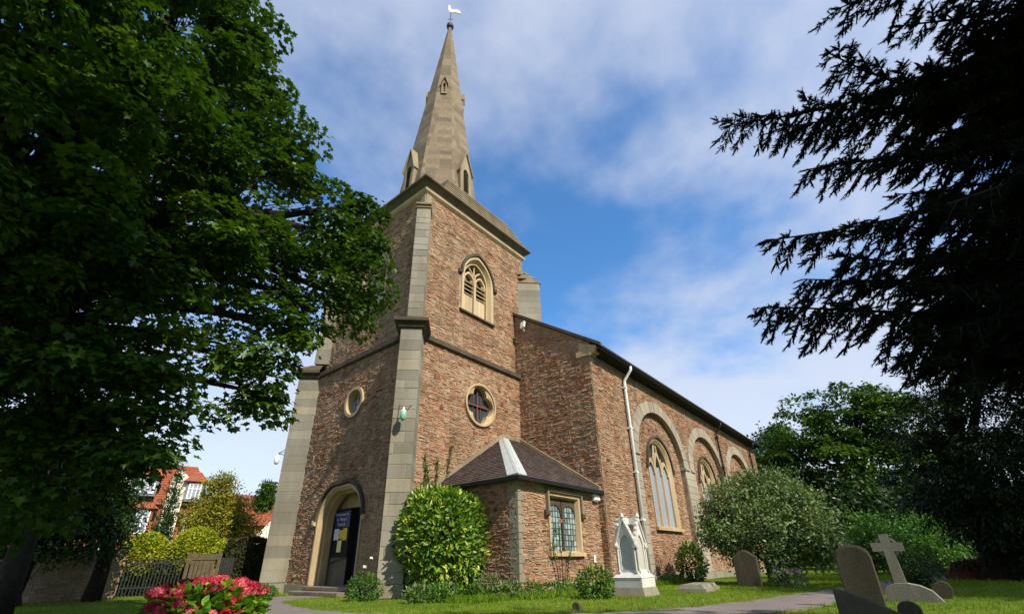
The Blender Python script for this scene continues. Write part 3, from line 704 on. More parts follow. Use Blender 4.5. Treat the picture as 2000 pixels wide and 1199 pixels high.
def nave_window(c):
    fr = fNP; zb, zs_, za = NW_Z0, NW_ZS, NW_ZA; w = MB()
    o_, m1, m2 = opening(1.33, zb, zs_, za, 10, c), opening(1.28, zb, zs_, za-.06, 10, c), opening(1.14, zb, zs_, za-.22, 10, c)
    w.band(fr, o_, m1, -.05, .05); w.strip([fr.p(u, z, .05) for u, z in m1], [fr.p(u, z, -.08) for u, z in m2]); w.strip([fr.p(u, z, -.08) for u, z in m2], [fr.p(u, z, -.35) for u, z in m2])
    ww = w.build('nave_window', M['cream'], church)
    lw = 2.28/3
    for k in (1, 2):
        m_ = MB(); u = c-1.14+lw*k; m_.hexa([fr.p(u-.065, zb, -.20), fr.p(u+.065, zb, -.20), fr.p(u+.03, zb, -.06), fr.p(u-.03, zb, -.06), fr.p(u-.065, zs_+.5, -.20), fr.p(u+.065, zs_+.5, -.20), fr.p(u+.03, zs_+.5, -.06), fr.p(u-.03, zs_+.5, -.06)]); m_.build('mullion', M['cream'], ww)
    t = MB()
    for k in range(3):
        u = c-1.14+lw*(k+.5); top = zs_+(.62 if k == 1 else .26)
        t.band(fr, pointed(lw/2, zs_-.25, top+.16, 7, u), pointed(lw/2-.09, zs_-.25, top, 7, u), -.20, -.07)
    for s in (-1, 1): t.tube([fr.p(c+s*lw/2, zs_+.3, -.14), fr.p(c+s*.22, za-.75, -.14), fr.p(c+s*.1, za-.30, -.14)], .05, 6)
    t.build('tracery', M['cream'], ww)
    for k in range(3):
        g = MB(); u = c-1.14+lw*k; g.cur = .3+.2*k; g.face([fr.p(u, zb, -.155), fr.p(u+lw, zb, -.155), fr.p(u+lw, zs_+.1, -.155), fr.p(u, zs_+.1, -.155)]); g.build('pane', M['navewin'], ww)
    g = MB(); g.sheet(fr, [(c-1.14, zs_+.101)]+[p for p in pointed(1.14, zs_, za-.22, 10, c) if p[1] > zs_+.101]+[(c+1.14, zs_+.101)], (), -.24); g.build('tracery_glass', M['darkglass'], ww)
    h = MB(); hood(h, fr, 1.34, zs_+.05, za+.02, c, .09, .12); h.build('hood_mould', M['string'], ww); stops(fr, 1.36, zs_+.05, c, ww)
    l = MB(); l.hexa([fr.p(c-1.42, zb-.17, .15), fr.p(c+1.42, zb-.17, .15), fr.p(c+1.42, zb-.17, -.4), fr.p(c-1.42, zb-.17, -.4), fr.p(c-1.42, zb-.05, .15), fr.p(c+1.42, zb-.05, .15), fr.p(c+1.42, zb+.10, -.4), fr.p(c-1.42, zb+.10, -.4)]); l.build('sill', M['cream'], ww)
for c in AR: nave_window(c)
l = MB(); l.fbox(fNP, 21.05, 21.35, .30, .78, -.05, .012); l.build('ventilation_hatch', M['dark'], church)

# nave roof, verge, kneeler, gutter, pipes
SL = (13.75-8.95)/(15.4-YNV)
mb = MB()
def rz(y): return 9.0+(y-YNV)*SL
ye = 7.86
for s in (1, -1):
    yy = lambda y: y if s > 0 else 30.8-y
    mb.hexa([(XN-.10, yy(ye), rz(ye)), (XEND+.2, yy(ye), rz(ye)), (XEND+.2, 15.4, rz(15.4)), (XN-.10, 15.4, rz(15.4)), (XN-.10, yy(ye), rz(ye)+.09), (XEND+.2, yy(ye), rz(ye)+.09), (XEND+.2, 15.4, rz(15.4)+.09), (XN-.10, 15.4, rz(15.4)+.09)])
mb.build('nave_roof', M['slate'], church)
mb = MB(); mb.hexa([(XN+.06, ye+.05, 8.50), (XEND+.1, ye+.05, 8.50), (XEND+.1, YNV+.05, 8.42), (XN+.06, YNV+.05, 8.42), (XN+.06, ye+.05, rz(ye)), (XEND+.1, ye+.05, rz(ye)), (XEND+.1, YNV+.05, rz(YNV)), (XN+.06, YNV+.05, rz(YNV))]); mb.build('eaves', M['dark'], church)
mb = MB(); gp = [(ye-.14+.0, .02), (ye-.13, -.06), (ye-.07, -.11), (ye, -.12), (ye+.05, -.06), (ye+.05, .03)]
mb.strip([Vector((XN-.02, y, 8.62+z)) for y, z in gp], [Vector((XEND+.2, y, 8.62+z)) for y, z in gp]); mb.build('gutter', M['black'], church)
mb = MB()
mb.hexa([(XN-.14, ye-.1, rz(ye-.1)-.02), (XN+.02, ye-.1, rz(ye-.1)-.02), (XN+.02, 13.0, rz(13.0)-.02), (XN-.14, 13.0, rz(13.0)-.02), (XN-.14, ye-.1, rz(ye-.1)+.13), (XN+.02, ye-.1, rz(ye-.1)+.13), (XN+.02, 13.0, rz(13)+.13), (XN-.14, 13.0, rz(13)+.13)]); mb.build('verge', M['string'], church)
mb = MB(); mb.prism(fNW, [(7.98, 8.62), (8.12, 8.45), (8.30, 8.38), (8.95, 8.40), (8.95, 8.62), (8.78, 8.66), (8.78, 9.05), (8.0, 8.70)], -.25, .07); kn = mb.build('kneeler', M['cream'], church)
mb = MB(); mb.tube([(XN-.09, 8.14, 8.52), (XN+.3, 8.14, 8.52)], .11, 10); mb.tube([(XN-.09, 8.28, 8.40), (XN+.3, 8.28, 8.40)], .07, 8); mb.build('kneeler_scroll', M['cream'], church)
def pipe(x, mat, zbot, big=.055):
    m_ = MB(); m_.tube([(x, ye-.05, 8.52), (x, ye-.05, 8.38), (x, ye+.02, 8.28), (x, YNV-.16, 7.98), (x, YNV-.13, 7.85), (x, YNV-.13, zbot)], big, 10); p_ = m_.build('drainpipe', M[mat], church, True)
    for z in (7.6, 5.8, 4.0, 2.2): m_ = MB(); m_.fbox(fNS, x-.10, x+.10, z, z+.05, -.02, .2); m_.build('pipe_bracket', M[mat], p_)
pipe(17.79, 'pipe', .3, .065); pipe(30.1, 'black', .3); pipe(37.6, 'black', .3)

# ---------------------------------------------------------------- vestry
VZ = 3.0; VWC, VW0, VW1 = 13.0, 1.10, 2.70
mb = MB(); win = [(VWC-.83, VW0), (VWC+.83, VW0), (VWC+.83, VW1), (VWC-.83, VW1)]
mb.sheet(fVS, [(XV, 0), (XN, 0), (XN, VZ+.1), (XV, VZ+.1)], [win]); mb.sheet(fVW, [(YV, 0), (YL, 0), (YL, VZ+.1), (YV, VZ+.1)])
ves = mb.build('vestry_wall', M['mortar'], church)
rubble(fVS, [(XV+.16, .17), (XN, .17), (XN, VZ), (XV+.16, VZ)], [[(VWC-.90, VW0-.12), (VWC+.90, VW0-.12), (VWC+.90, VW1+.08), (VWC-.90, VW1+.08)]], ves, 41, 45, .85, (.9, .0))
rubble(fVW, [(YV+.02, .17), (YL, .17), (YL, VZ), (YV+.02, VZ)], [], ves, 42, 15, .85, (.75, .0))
z = .17; k = 0
while z < VZ:
    h = rng.uniform(.14, .26); m_ = MB(); m_.cur = rng.random(); m_.bbox(fVS, XV-.02, XV+.12+.10*(k % 2), z, z+h-.008, -.3, .03, .01); blockobj('quoin', m_, ves, 'plinth'); z += h; k += 1
w = MB()
sq = lambda e_, t=0: [(VWC-.83-e_, VW0), (VWC-.83-e_, VW1+e_+t), (VWC+.83+e_, VW1+e_+t), (VWC+.83+e_, VW0)]
w.band(fVS, sq(.07), sq(-.01), -.08, .05); w.strip([fVS.p(u, z, .05) for u, z in sq(-.01)], [fVS.p(u, z, -.10) for u, z in sq(-.06)]); w.strip([fVS.p(u, z, -.10) for u, z in sq(-.06)], [fVS.p(u, z, -.30) for u, z in sq(-.06)])
vw = w.build('vestry_window', M['cream'], church)
t = MB(); t.fbox(fVS, VWC-.045, VWC+.045, VW0, VW1-.15, -.2, -.06); t.build('mullion', M['string'], vw)
for s in (-1, 1):
    c = VWC+s*.41; t = MB(); hole = [(c-.34, VW0)]+ellarch(.34, VW1-.52, .26, 10, c)+[(c+.34, VW0)]
    top = [(c-.37, VW1-.56), (c-.37, VW1-.05), (c+.37, VW1-.05), (c+.37, VW1-.56), (c+.34, VW1-.56)]+ellarch(.34, VW1-.52, .28, 10, c)[::-1]+[(c-.34, VW1-.56)]
    t.prism(fVS, top, -.16, -.09); t.build('light_head', M['string'], vw)
    g = MB(); nx, nz = 5, 9; wu, wz_ = .74/nx, (VW1-VW0-.1)/nz
    for a in range(nx):
        for b in range(nz):
            g.cur = rng.random(); u0_, z0_ = c-.37+a*wu, VW0+b*wz_; j = lambda: rng.uniform(-.008, .008)
            g.face([fVS.p(u0_, z0_, -.13+j()), fVS.p(u0_+wu, z0_, -.13+j()), fVS.p(u0_+wu, z0_+wz_, -.13+j()), fVS.p(u0_, z0_+wz_, -.13+j())])
    g.build('pane', M['leaded'], vw)
    g = MB()
    for a in range(1, nx): g.fbox(fVS, c-.37+a*wu-.006, c-.37+a*wu+.006, VW0, VW1-.2, -.125, -.11)
    for b in range(1, nz): g.fbox(fVS, c-.37, c+.37, VW0+b*wz_-.006, VW0+b*wz_+.006, -.127, -.112)
    g.build('lead_cames', M['leadline'], vw)
l = MB(); l.band(fVS, [(VWC-1.0, VW1-.46), (VWC-1.0, VW1+.17), (VWC+1.0, VW1+.17), (VWC+1.0, VW1-.46)], [(VWC-.92, VW1-.46), (VWC-.92, VW1+.09), (VWC+.92, VW1+.09), (VWC+.92, VW1-.46)], -.03, .12); l.build('label_mould', M['cornice'], vw)
for s in (-1, 1): l = MB(); l.bbox(fVS, VWC+s*1.02-.10, VWC+s*1.02+.10, VW1-.62, VW1-.46, -.02, .14, .03); l.build('label_stop', M['string'], vw)
l = MB(); l.hexa([fVS.p(VWC-.96, VW0-.13, .12), fVS.p(VWC+.96, VW0-.13, .12), fVS.p(VWC+.96, VW0-.13, -.3), fVS.p(VWC-.96, VW0-.13, -.3), fVS.p(VWC-.96, VW0-.03, .12), fVS.p(VWC+.96, VW0-.03, .12), fVS.p(VWC+.96, VW0+.06, -.3), fVS.p(VWC-.96, VW0+.06, -.3)]); l.build('sill', M['cream'], vw)
# hipped tile roof between tower and nave
EX, EY, EZ = XV-.22, YV-.22, 3.06; RS = .635
AX, AZ = EX+(YL-EY), EZ+RS*(YL-EY)
mb = MB()
mb.face([(EX, EY, EZ), (XN, EY, EZ), (XN, YL, AZ), (AX, YL, AZ)]); mb.face([(EX, EY, EZ), (AX, YL, AZ), (EX, YL, EZ)])
mb.face([(EX, EY, EZ-.06), (XN, EY, EZ-.06), (XN, YL, EZ-.06), (EX, YL, EZ-.06)]); mb.face([(EX, EY, EZ-.06), (XN, EY, EZ-.06), (XN, EY, EZ), (EX, EY, EZ)]); mb.face([(EX, EY, EZ-.06), (EX, YL, EZ-.06), (EX, YL, EZ), (EX, EY, EZ)])
vr = mb.build('vestry_roof', M['dark'], church)
tl = MB(); ln = math.hypot(1, RS); cr = .155; tw = .19
def tile(tlm, fr, u, v, w_, h_, r_):
    P = fr.p; l = rng.uniform(-.002, .004)
    tlm.hexa([P(u, v, .022+l), P(u+w_, v, .022+l), P(u+w_, v+h_, .004), P(u, v+h_, .004), P(u, v, .036+l), P(u+w_, v, .036+l), P(u+w_, v+h_, .016), P(u, v+h_, .016)], r_)
sS = Frame((0, EY, EZ), X, Vector((0, -RS, 1)), Vector((0, 1, RS))); sWf = Frame((EX, 0, EZ), Y, Vector((-RS, 0, 1)), Vector((1, 0, RS)))
Ltot = (YL-EY)*ln; row = 0; v = -.03
while v < Ltot-.02:
    s_ = max(v, 0)/ln; off = tw/2*(row % 2)
    u = EX+s_; u -= (u+off) % tw
    while u < XN-.02:
        a, b = max(u, EX+s_+.02), min(u+tw, XN-.03)
        if b-a > .03: tile(tl, sS, a+.003, v, b-a-.006, cr+.03, rng.random())
        u += tw
    u = EY+s_; u -= (u+off) % tw
    while u < YL-.02:
        a, b = max(u, EY+s_+.02), min(u+tw, YL-.02)
        if b-a > .03: tile(tl, sWf, a+.003, v, b-a-.006, cr+.03, rng.random())
        u += tw
    v += cr; row += 1
tl.build('roof_tiles', M['tile'], vr, kind='stuff')
mb = MB(); e1 = Vector((EX, EY, EZ)); e2 = Vector((AX, YL, AZ)); pS = Vector((1, 0, 0)); pW = Vector((0, 1, 0)); up_ = Vector((0, 0, .055))
wd = .42; tt = 1.0-.0
sv = Vector((0, 0, RS*0))
a0, b0 = e1+up_, e2+up_
mb.strip([e1+Vector((0, wd, .05)), e2+Vector((-wd*.72, 0, .05-RS*wd*.72))], [e1+Vector((-.03, -.03, .07)), e2+Vector((0, 0, .085))])
mb.strip([e1+Vector((-.03, -.03, .07)), e2+Vector((0, 0, .085))], [e1+Vector((wd, 0, .05)), e2+Vector((wd*.72, 0, .05))])
mb.face([e1+Vector((0, wd, .05)), e1+Vector((-.03, -.03, .07)), e1+Vector((wd, 0, .05)), e1+Vector((0, 0, -.02))])
mb.build('lead_hip', M['lead'], vr)
mb = MB(); fl = .13
mb.hexa([(EX-.02, YL-.06, EZ+.02), (AX-.1, YL-.06, AZ+.02), (AX-.1, YL+.02, AZ+.02), (EX-.02, YL+.02, EZ+.02), (EX-.02, YL-.06, EZ+fl+.04), (AX-.1, YL-.06, AZ+fl+.05), (AX-.1, YL+.02, AZ+fl+.05), (EX-.02, YL+.02, EZ+fl+.04)])
mb.fbox(fS, AX-.15, XN, AZ+.01, AZ+fl+.06, -.02, .07)
mb.hexa([(XN-.16, EY+.02, EZ+.02), (XN+.01, EY+.02, EZ+.02), (XN+.01, YL-.06, AZ+.02), (XN-.16, YL-.06, AZ+.02), (XN-.16, EY+.02, EZ+fl+.03), (XN+.01, EY+.02, EZ+fl+.03), (XN+.01, YL-.06, AZ+fl+.04), (XN-.16, YL-.06, AZ+fl+.04)])
mb.build('flashing', M['cornice'], vr)
mb = MB(); mb.strip([Vector((EX-.09, EY-.09, EZ-.0)), Vector((XN, EY-.09, EZ-.0))], [Vector((EX-.07, EY-.07, EZ-.10)), Vector((XN, EY-.07, EZ-.10))]); mb.strip([Vector((EX-.07, EY-.07, EZ-.10)), Vector((XN, EY-.07, EZ-.10))], [Vector((EX+.05, EY+.05, EZ-.10)), Vector((XN, EY+.05, EZ-.10))])
mb.strip([Vector((EX-.09, EY-.09, EZ)), Vector((EX-.09, YL, EZ))], [Vector((EX-.07, EY-.07, EZ-.10)), Vector((EX-.07, YL, EZ-.10))]); mb.strip([Vector((EX-.07, EY-.07, EZ-.10)), Vector((EX-.07, YL, EZ-.10))], [Vector((EX+.05, EY+.05, EZ-.10)), Vector((EX+.05, YL, EZ-.10))])
mb.build('gutter', M['black'], vr)

# fixtures on the walls: things of their own
t = thing('alarm_box', 'small white alarm box fixed under the vestry eaves', 'alarm box', (14.98, YV, 2.75))
mb = MB(); mb.bbox(fVS, 14.76, 15.14, 2.72, 2.95, .03, .16, .03); mb.build('casing', M['white'], t); mb = MB(); mb.bbox(fVS, 14.86, 15.04, 2.69, 2.72, .04, .12, .01); mb.build('strobe', M['lead'], t)
t = thing('wall_plate', 'little white plate low on the vestry wall', 'plate', (14.6, YV, .9)); mb = MB(); mb.bbox(fVS, 14.53, 14.65, .78, 1.0, .03, .06, .01); mb.build('plate', M['white'], t); mb = MB(); mb.bbox(fVS, 14.565, 14.615, .84, .92, .06, .075, .006); mb.build('knob', M['lead'], t)
t = thing('floodlight', 'pale floodlight high on the shaded nave gable beside the tower', 'floodlight', (XN-.1, 11.5, 10.6))
mb = MB(); mb.tube([fNW.p(11.62, 10.55, .05), fNW.p(11.58, 10.72, .20)], .03, 6); mb.build('arm', M['white'], t); mb = MB(); mb.prism(fNW, [(11.5, 10.72), (11.7, 10.66), (11.66, 10.95), (11.46, 11.0)], .14, .26); mb.build('lamp_head', M['white'], t)
def lantern(fr, u, z, face, d, mat, label):
    t = thing('wall_lantern', label, 'lantern', fr.p(u, z, 0), 'lanterns hung on the tower buttresses')
    m_ = MB(); m_.tube([fr.p(u-.20, z+.46, face-.01), fr.p(u, z+.30, d)], .012, 6); m_.tube([fr.p(u+.20, z+.46, face-.01), fr.p(u, z+.30, d)], .012, 6); m_.tube([fr.p(u, z+.22, face-.01), fr.p(u, z+.30, d)], .015, 6); m_.build('bracket', M['leadline'], t)
    c = fr.p(u, z, d); m_ = MB(); m_.lathe(c, [(.02, .30), (.03, .22), (.085, .17), (.10, .14)], 10); m_.build('cap', M['white'], t)
    m_ = MB(); m_.lathe(c, [(.085, .139), (.105, .07), (.095, -.06), (.05, -.13), (.01, -.14)], 12); m_.build('glass', M[mat], t, True)
lantern(fSW, .02, 4.97, .668, .98, 'green_glass', 'green glass lantern on the front corner buttress of the tower')
lantern(fNWb, -.0, 4.75, .60, .98, 'white', 'clear lantern on the far left buttress seen against the sky')

# ---------------------------------------------------------------- crown masses of the trees: centre and radius in metres
MAPLE = [(-1.53, 8.87, 9.02, 1.6), (-0.8, 8.96, 9.81, 1.6), (0.05, 9.0, 10.98, 1.5), (0.77, 8.97, 12.09, 1.2), (1.45, 8.88, 10.94, 1.1), (2.16, 8.74, 9.98, 0.9), (2.85, 8.75, 8.94, 0.8), (-0.68, 8.47, 6.94, 1.5), (0.08, 8.5, 7.67, 1.5), (1.1, 8.93, 8.98, 1.4), (2.22, 8.72, 8.13, 1.1), (3.64, 8.56, 8.15, 0.8), (4.32, 8.24, 7.64, 0.62), (4.29, 8.14, 6.59, 0.6), (3.91, 8.33, 5.84, 0.55), (4.46, 8.16, 8.78, 0.35), (4.62, 8.07, 6.86, 0.48), (4.53, 8.01, 5.92, 0.36), (4.76, 7.99, 7.78, 0.35), (-0.35, 8.49, 5.18, 1.4), (0.29, 8.5, 5.78, 1.4), (1.25, 8.91, 6.64, 1.4), (2.29, 8.7, 6.43, 1.15), (3.16, 8.43, 6.02, 0.85), (2.93, 8.51, 4.91, 0.7), (3.15, 8.43, 4.12, 0.5), (3.08, 8.46, 3.65, 0.32), (2.38, 8.68, 4.44, 0.6), (3.61, 8.35, 5.12, 0.4), (0.14, 8.5, 3.98, 1.2), (0.75, 8.47, 4.39, 1.1), (1.46, 8.88, 5.17, 1.0), (0.42, 8.99, 2.98, 0.9), (0.9, 8.96, 3.41, 0.8), (1.49, 8.37, 3.26, 0.6), (1.72, 8.32, 3.31, 0.5), (1.74, 8.32, 2.75, 0.5), (1.39, 8.39, 2.54, 0.55), (0.91, 8.95, 2.41, 0.8), (0.54, 8.98, 2.15, 0.8), (-1.75, 8.83, 5.75, 1.8), (-2.37, 8.68, 8.13, 1.8), (-1.38, 8.39, 12.73, 1.8), (0.09, 9.0, 14.07, 1.3), (-0.68, 8.97, 3.97, 1.5), (-2.17, 8.22, 10.78, 1.6)]
YEW = [(23.4, -3.1, 7.51, 2.04), (22.26, -2.67, 4.41, 2.64), (23.55, -1.46, 3.91, 1.92), (22.26, -2.69, 2.73, 2.4), (24.74, -1.33, 5.11, 1.2), (24.67, -2.34, 7.24, 1.08), (23.12, -4.72, 8.59, 2.4), (23.54, -1.67, 2.45, 1.68), (23.25, -4.07, 5.61, 2.64), (22.33, -1.96, 2.01, 1.56), (23.16, -4.53, 4.25, 2.88), (23.34, -3.47, 1.96, 1.92), (24.17, -1.02, 2.55, 1.2), (23.94, -3.44, 9.4, 0.96), (23.74, -4.64, 10.25, 1.44), (24.77, -0.76, 3.58, 1.2)]
LIME = [(44.65, 5.64, 10.0, 2.4), (45.93, 2.6, 10.98, 2.7), (47.0, 0.15, 10.72, 2.6), (46.98, -1.5, 9.16, 2.6), (44.44, 7.06, 8.05, 2.2), (44.81, 4.09, 7.69, 2.8), (44.97, 1.73, 6.6, 2.8), (45.48, 6.91, 5.68, 2.2), (44.8, 4.26, 4.59, 2.5), (44.96, 1.97, 3.68, 2.4), (45.86, 3.64, 12.52, 1.1), (46.99, 0.78, 12.69, 1.3), (46.98, -1.32, 11.69, 1.3), (45.99, -1.12, 6.0, 2.5)]
LIME2 = [(53.22, 9.15, 11.77, 1.4), (51.02, 10.07, 9.41, 1.9), (53.37, 8.2, 11.53, 1.3), (51.04, 9.97, 7.93, 1.8), (50.8, 11.1, 7.79, 1.3)]
LILAC = [(18.82, 5.09, 2.59, 0.85), (19.59, 4.05, 2.97, 0.85), (19.23, 3.21, 2.38, 0.8), (18.81, 2.66, 1.59, 0.75), (18.27, 5.23, 1.63, 0.75), (18.57, 4.03, 1.74, 0.95), (18.63, 5.76, 2.19, 0.5), (18.72, 3.27, 1.15, 0.65), (18.34, 4.97, 0.97, 0.5), (18.83, 2.54, 0.98, 0.5), (18.2, 3.85, 0.86, 0.55), (19.47, 4.58, 3.24, 0.45), (19.81, 2.76, 2.64, 0.4), (19.91, 3.42, 3.34, 0.35), (18.07, 5.88, 1.57, 0.4)]
HAW = [(3.75, 19.65, 3.13, 0.8), (3.31, 19.72, 2.49, 1.0), (2.22, 19.88, 3.01, 1.2), (1.56, 19.94, 2.68, 1.3), (2.72, 19.31, 1.86, 0.8), (3.67, 19.15, 1.74, 0.7), (3.96, 19.6, 2.36, 0.7), (1.92, 19.41, 1.71, 0.8), (2.77, 19.81, 3.52, 0.9), (3.94, 19.61, 4.39, 0.4), (3.37, 19.71, 3.82, 0.6), (1.51, 19.94, 3.84, 1.2), (2.47, 19.85, 4.12, 0.9)]
YTREE = [(10.06, 29.32, 4.69, 0.75), (9.61, 29.47, 3.61, 0.85), (10.83, 29.05, 3.78, 0.85), (10.45, 29.19, 2.85, 1.1), (9.32, 29.57, 2.96, 0.6), (11.59, 28.75, 2.87, 0.7), (10.18, 29.28, 5.25, 0.45), (9.63, 29.47, 5.07, 0.35)]
FARG = [(23.82, 55.07, 8.56, 1.0), (23.6, 55.17, 7.19, 1.0)]
SHR = [[(29.92, 2.19, 1.83, 1.0), (29.96, 1.53, 1.35, 1.1), (29.85, 3.01, 1.17, 0.9), (29.91, 2.32, 0.7, 0.8)], [(32.0, 0.41, 1.34, 1.1), (32.0, -0.22, 0.86, 1.0), (30.98, 1.02, 0.55, 0.8), (33.0, -0.01, 2.06, 0.9)], [(33.99, -0.99, 0.72, 0.9), (33.96, -1.71, 0.59, 1.0), (33.96, -1.57, 1.29, 0.8)], [(35.86, -3.17, 0.91, 1.1), (35.79, -3.93, 1.23, 1.2)], [(14.99, 0.44, 0.41, 0.38), (15.0, 0.25, 0.57, 0.35), (14.99, 0.58, 0.26, 0.3)], [(39.99, 0.8, 2.98, 2.6), (41.89, 2.98, 3.57, 2.4), (39.97, -1.5, 3.12, 2.6), (41.87, -3.25, 2.51, 2.6)]]
CONTIP = [(4.99, 0.39, 5.81), (4.94, -0.78, 6.01), (5.19, 0.39, 4.09), (4.96, 0.6, 3.19), (5.4, 0.2, 3.58), (5.3, -0.17, 3.03), (5.47, -0.54, 4.05), (5.52, -0.93, 4.72), (5.41, -1.44, 5.5), (5.2, -1.79, 5.93), (5.88, -1.19, 3.49), (5.73, -1.8, 4.7), (5.86, -1.28, 2.85), (5.75, -0.79, 2.76), (5.01, -1.41, 5.92), (4.7, -0.99, 6.31), (5.2, -0.21, 4.8), (5.71, -1.04, 3.99), (5.52, -1.78, 5.38), (5.61, -1.46, 3.68), (5.2, -0.17, 3.6), (5.23, -2.01, 5.62), (5.1, -0.13, 5.45), (5.61, -2.12, 5.23), (5.46, -0.63, 3.22), (5.29, -1.07, 5.46), (5.86, -2.7, 6.44), (6.25, -2.42, 6.29), (5.72, -2.39, 5.63), (5.92, -1.84, 5.51), (6.1, -2.11, 5.45), (6.27, -2.37, 5.4), (6.09, -1.18, 5.31), (6.28, -1.47, 5.26), (6.46, -1.76, 5.2), (5.93, -1.82, 4.68), (6.11, -2.07, 4.65), (6.62, -1.04, 4.93), (6.08, -1.2, 4.44), (6.28, -1.48, 4.4), (6.47, -1.75, 4.37), (5.93, -1.8, 3.95), (6.4, -0.79, 4.09), (6.61, -1.08, 4.06), (6.08, -1.23, 3.68), (6.28, -1.49, 3.66), (6.47, -1.75, 3.64), (6.17, -0.56, 3.33), (6.39, -0.84, 3.32), (6.61, -1.12, 3.3), (6.07, -1.25, 3.01), (6.27, -1.5, 3.01), (6.69, -0.4, 2.89), (6.17, -0.63, 2.66), (6.39, -0.89, 2.65), (6.6, -1.15, 2.64), (6.07, -1.26, 2.43)]

# ---------------------------------------------------------------- ground, path
def m_ground():
    m, nt, b, out = newmat('lawn_soil')
    n1 = contrast(nt, tex(nt, .35, 5, .6), .35, .65); n2 = tex(nt, 6, 8, .7)
    c = mixc(nt, n1, (.11, .18, .014), (.17, .24, .018)); c = mixc(nt, contrast(nt, n2, .35, .7), mixc(nt, .6, c, (.06, .06, .02)), c)
    nt.links.new(c, b.inputs['Base Color']); b.inputs['Roughness'].default_value = .95; b.inputs['Specular IOR Level'].default_value = .1
    bump(nt, b, tex(nt, 25, 8, .7), .8, .05); return m
M['ground'] = m_ground()
def m_asphalt():
    m, nt, b, out = newmat('worn_asphalt')
    c = mixc(nt, contrast(nt, tex(nt, .9, 6, .6), .3, .7), (.15, .122, .114), (.20, .168, .156)); c = mixc(nt, .35, c, mixc(nt, 1.0, c, rampn(nt, tex(nt, 120, 4, .7), [(.3, (.4, .4, .4)), (.7, (1.3, 1.3, 1.3))]), 'MULTIPLY'))
    nt.links.new(c, b.inputs['Base Color']); b.inputs['Roughness'].default_value = .9; bump(nt, b, tex(nt, 150, 4, .6), .5, .01); return m
M['asphalt'] = m_asphalt()
mb = MB(); mb.face([(-600, -600, 0), (900, -600, 0), (900, 900, 0), (-600, 900, 0)]); tag(mb.build('ground', M['ground']), kind='structure')
def smooth_path(pts, n=10):
    out = []; P_ = [pts[0]]+list(pts)+[pts[-1]]
    for k in range(1, len(P_)-2):
        p0, p1, p2, p3 = [np.array(q, float) for q in P_[k-1:k+3]]
        for t in np.linspace(0, 1, n, endpoint=False): out.append(.5*((2*p1)+(-p0+p2)*t+(2*p0-5*p1+4*p2-p3)*t*t+(-p0+3*p1-3*p2+p3)*t**3))
    out.append(np.array(pts[-1], float)); return out
PATH = smooth_path([(40, -1.0), (27, .2), (19.5, 1.15), (14.4, 1.95), (9.6, 2.95), (7.0, 4.6), (5.4, 7.4), (5.1, 10.0), (5.6, 12.6), (6.6, 14.6), (8.6, 15.4)], 8)
mb = MB(); A, Bq = [], []
for k, p in enumerate(PATH):
    t = PATH[min(k+1, len(PATH)-1)]-PATH[max(k-1, 0)]; t = t/np.linalg.norm(t); nrm = np.array([-t[1], t[0]]); w_ = .78+.05*math.sin(k*1.3)+.03*math.sin(k*2.9+1)
    A.append(Vector((*(p+nrm*w_), .012))); Bq.append(Vector((*(p-nrm*w_), .012)))
mb.strip(A, Bq); mb.strip(A, [a-Z*.012 for a in A]); mb.strip(Bq, [a-Z*.012 for a in Bq]); tag(mb.build('path', M['asphalt']), kind='structure')
PA = np.array([p for p in PATH])

# ---------------------------------------------------------------- foliage
def norm(a): return a/np.maximum(np.linalg.norm(a, axis=-1, keepdims=True), 1e-9)
T_MAPLE = ([[(0, 0, 0), (.44, -.02, .08), (.32, .22, .05), (.58, .48, .10), (.24, .56, .04), (0, 1.0, -.10)], [(0, 0, 0), (0, 1.0, -.10), (-.24, .56, .04), (-.58, .48, .10), (-.32, .22, .05), (-.44, -.02, .08)]])
T_OVAL = ([[(0, 0, 0), (.17, .22, .04), (.20, .52, .045), (.10, .82, .02), (0, 1, -.06)], [(0, 0, 0), (0, 1, -.06), (-.10, .82, .02), (-.20, .52, .045), (-.17, .22, .04)]])
T_LEAF = ([[(0, 0, 0), (.28, .42, .06), (0, 1, -.04)], [(0, 0, 0), (0, 1, -.04), (-.28, .42, .06)]])
T_NARROW = ([[(0, 0, 0), (.16, .4, .03), (0, 1, -.02)], [(0, 0, 0), (0, 1, -.02), (-.16, .4, .03)]])
T_PETAL = ([[(0, 0, 0), (.42, .45, .10), (.25, .95, .12), (-.25, .95, .12), (-.42, .45, .10)]])
T_BLADE = ([[(-.035, 0, 0), (.035, 0, 0), (0, 1, .12)]])
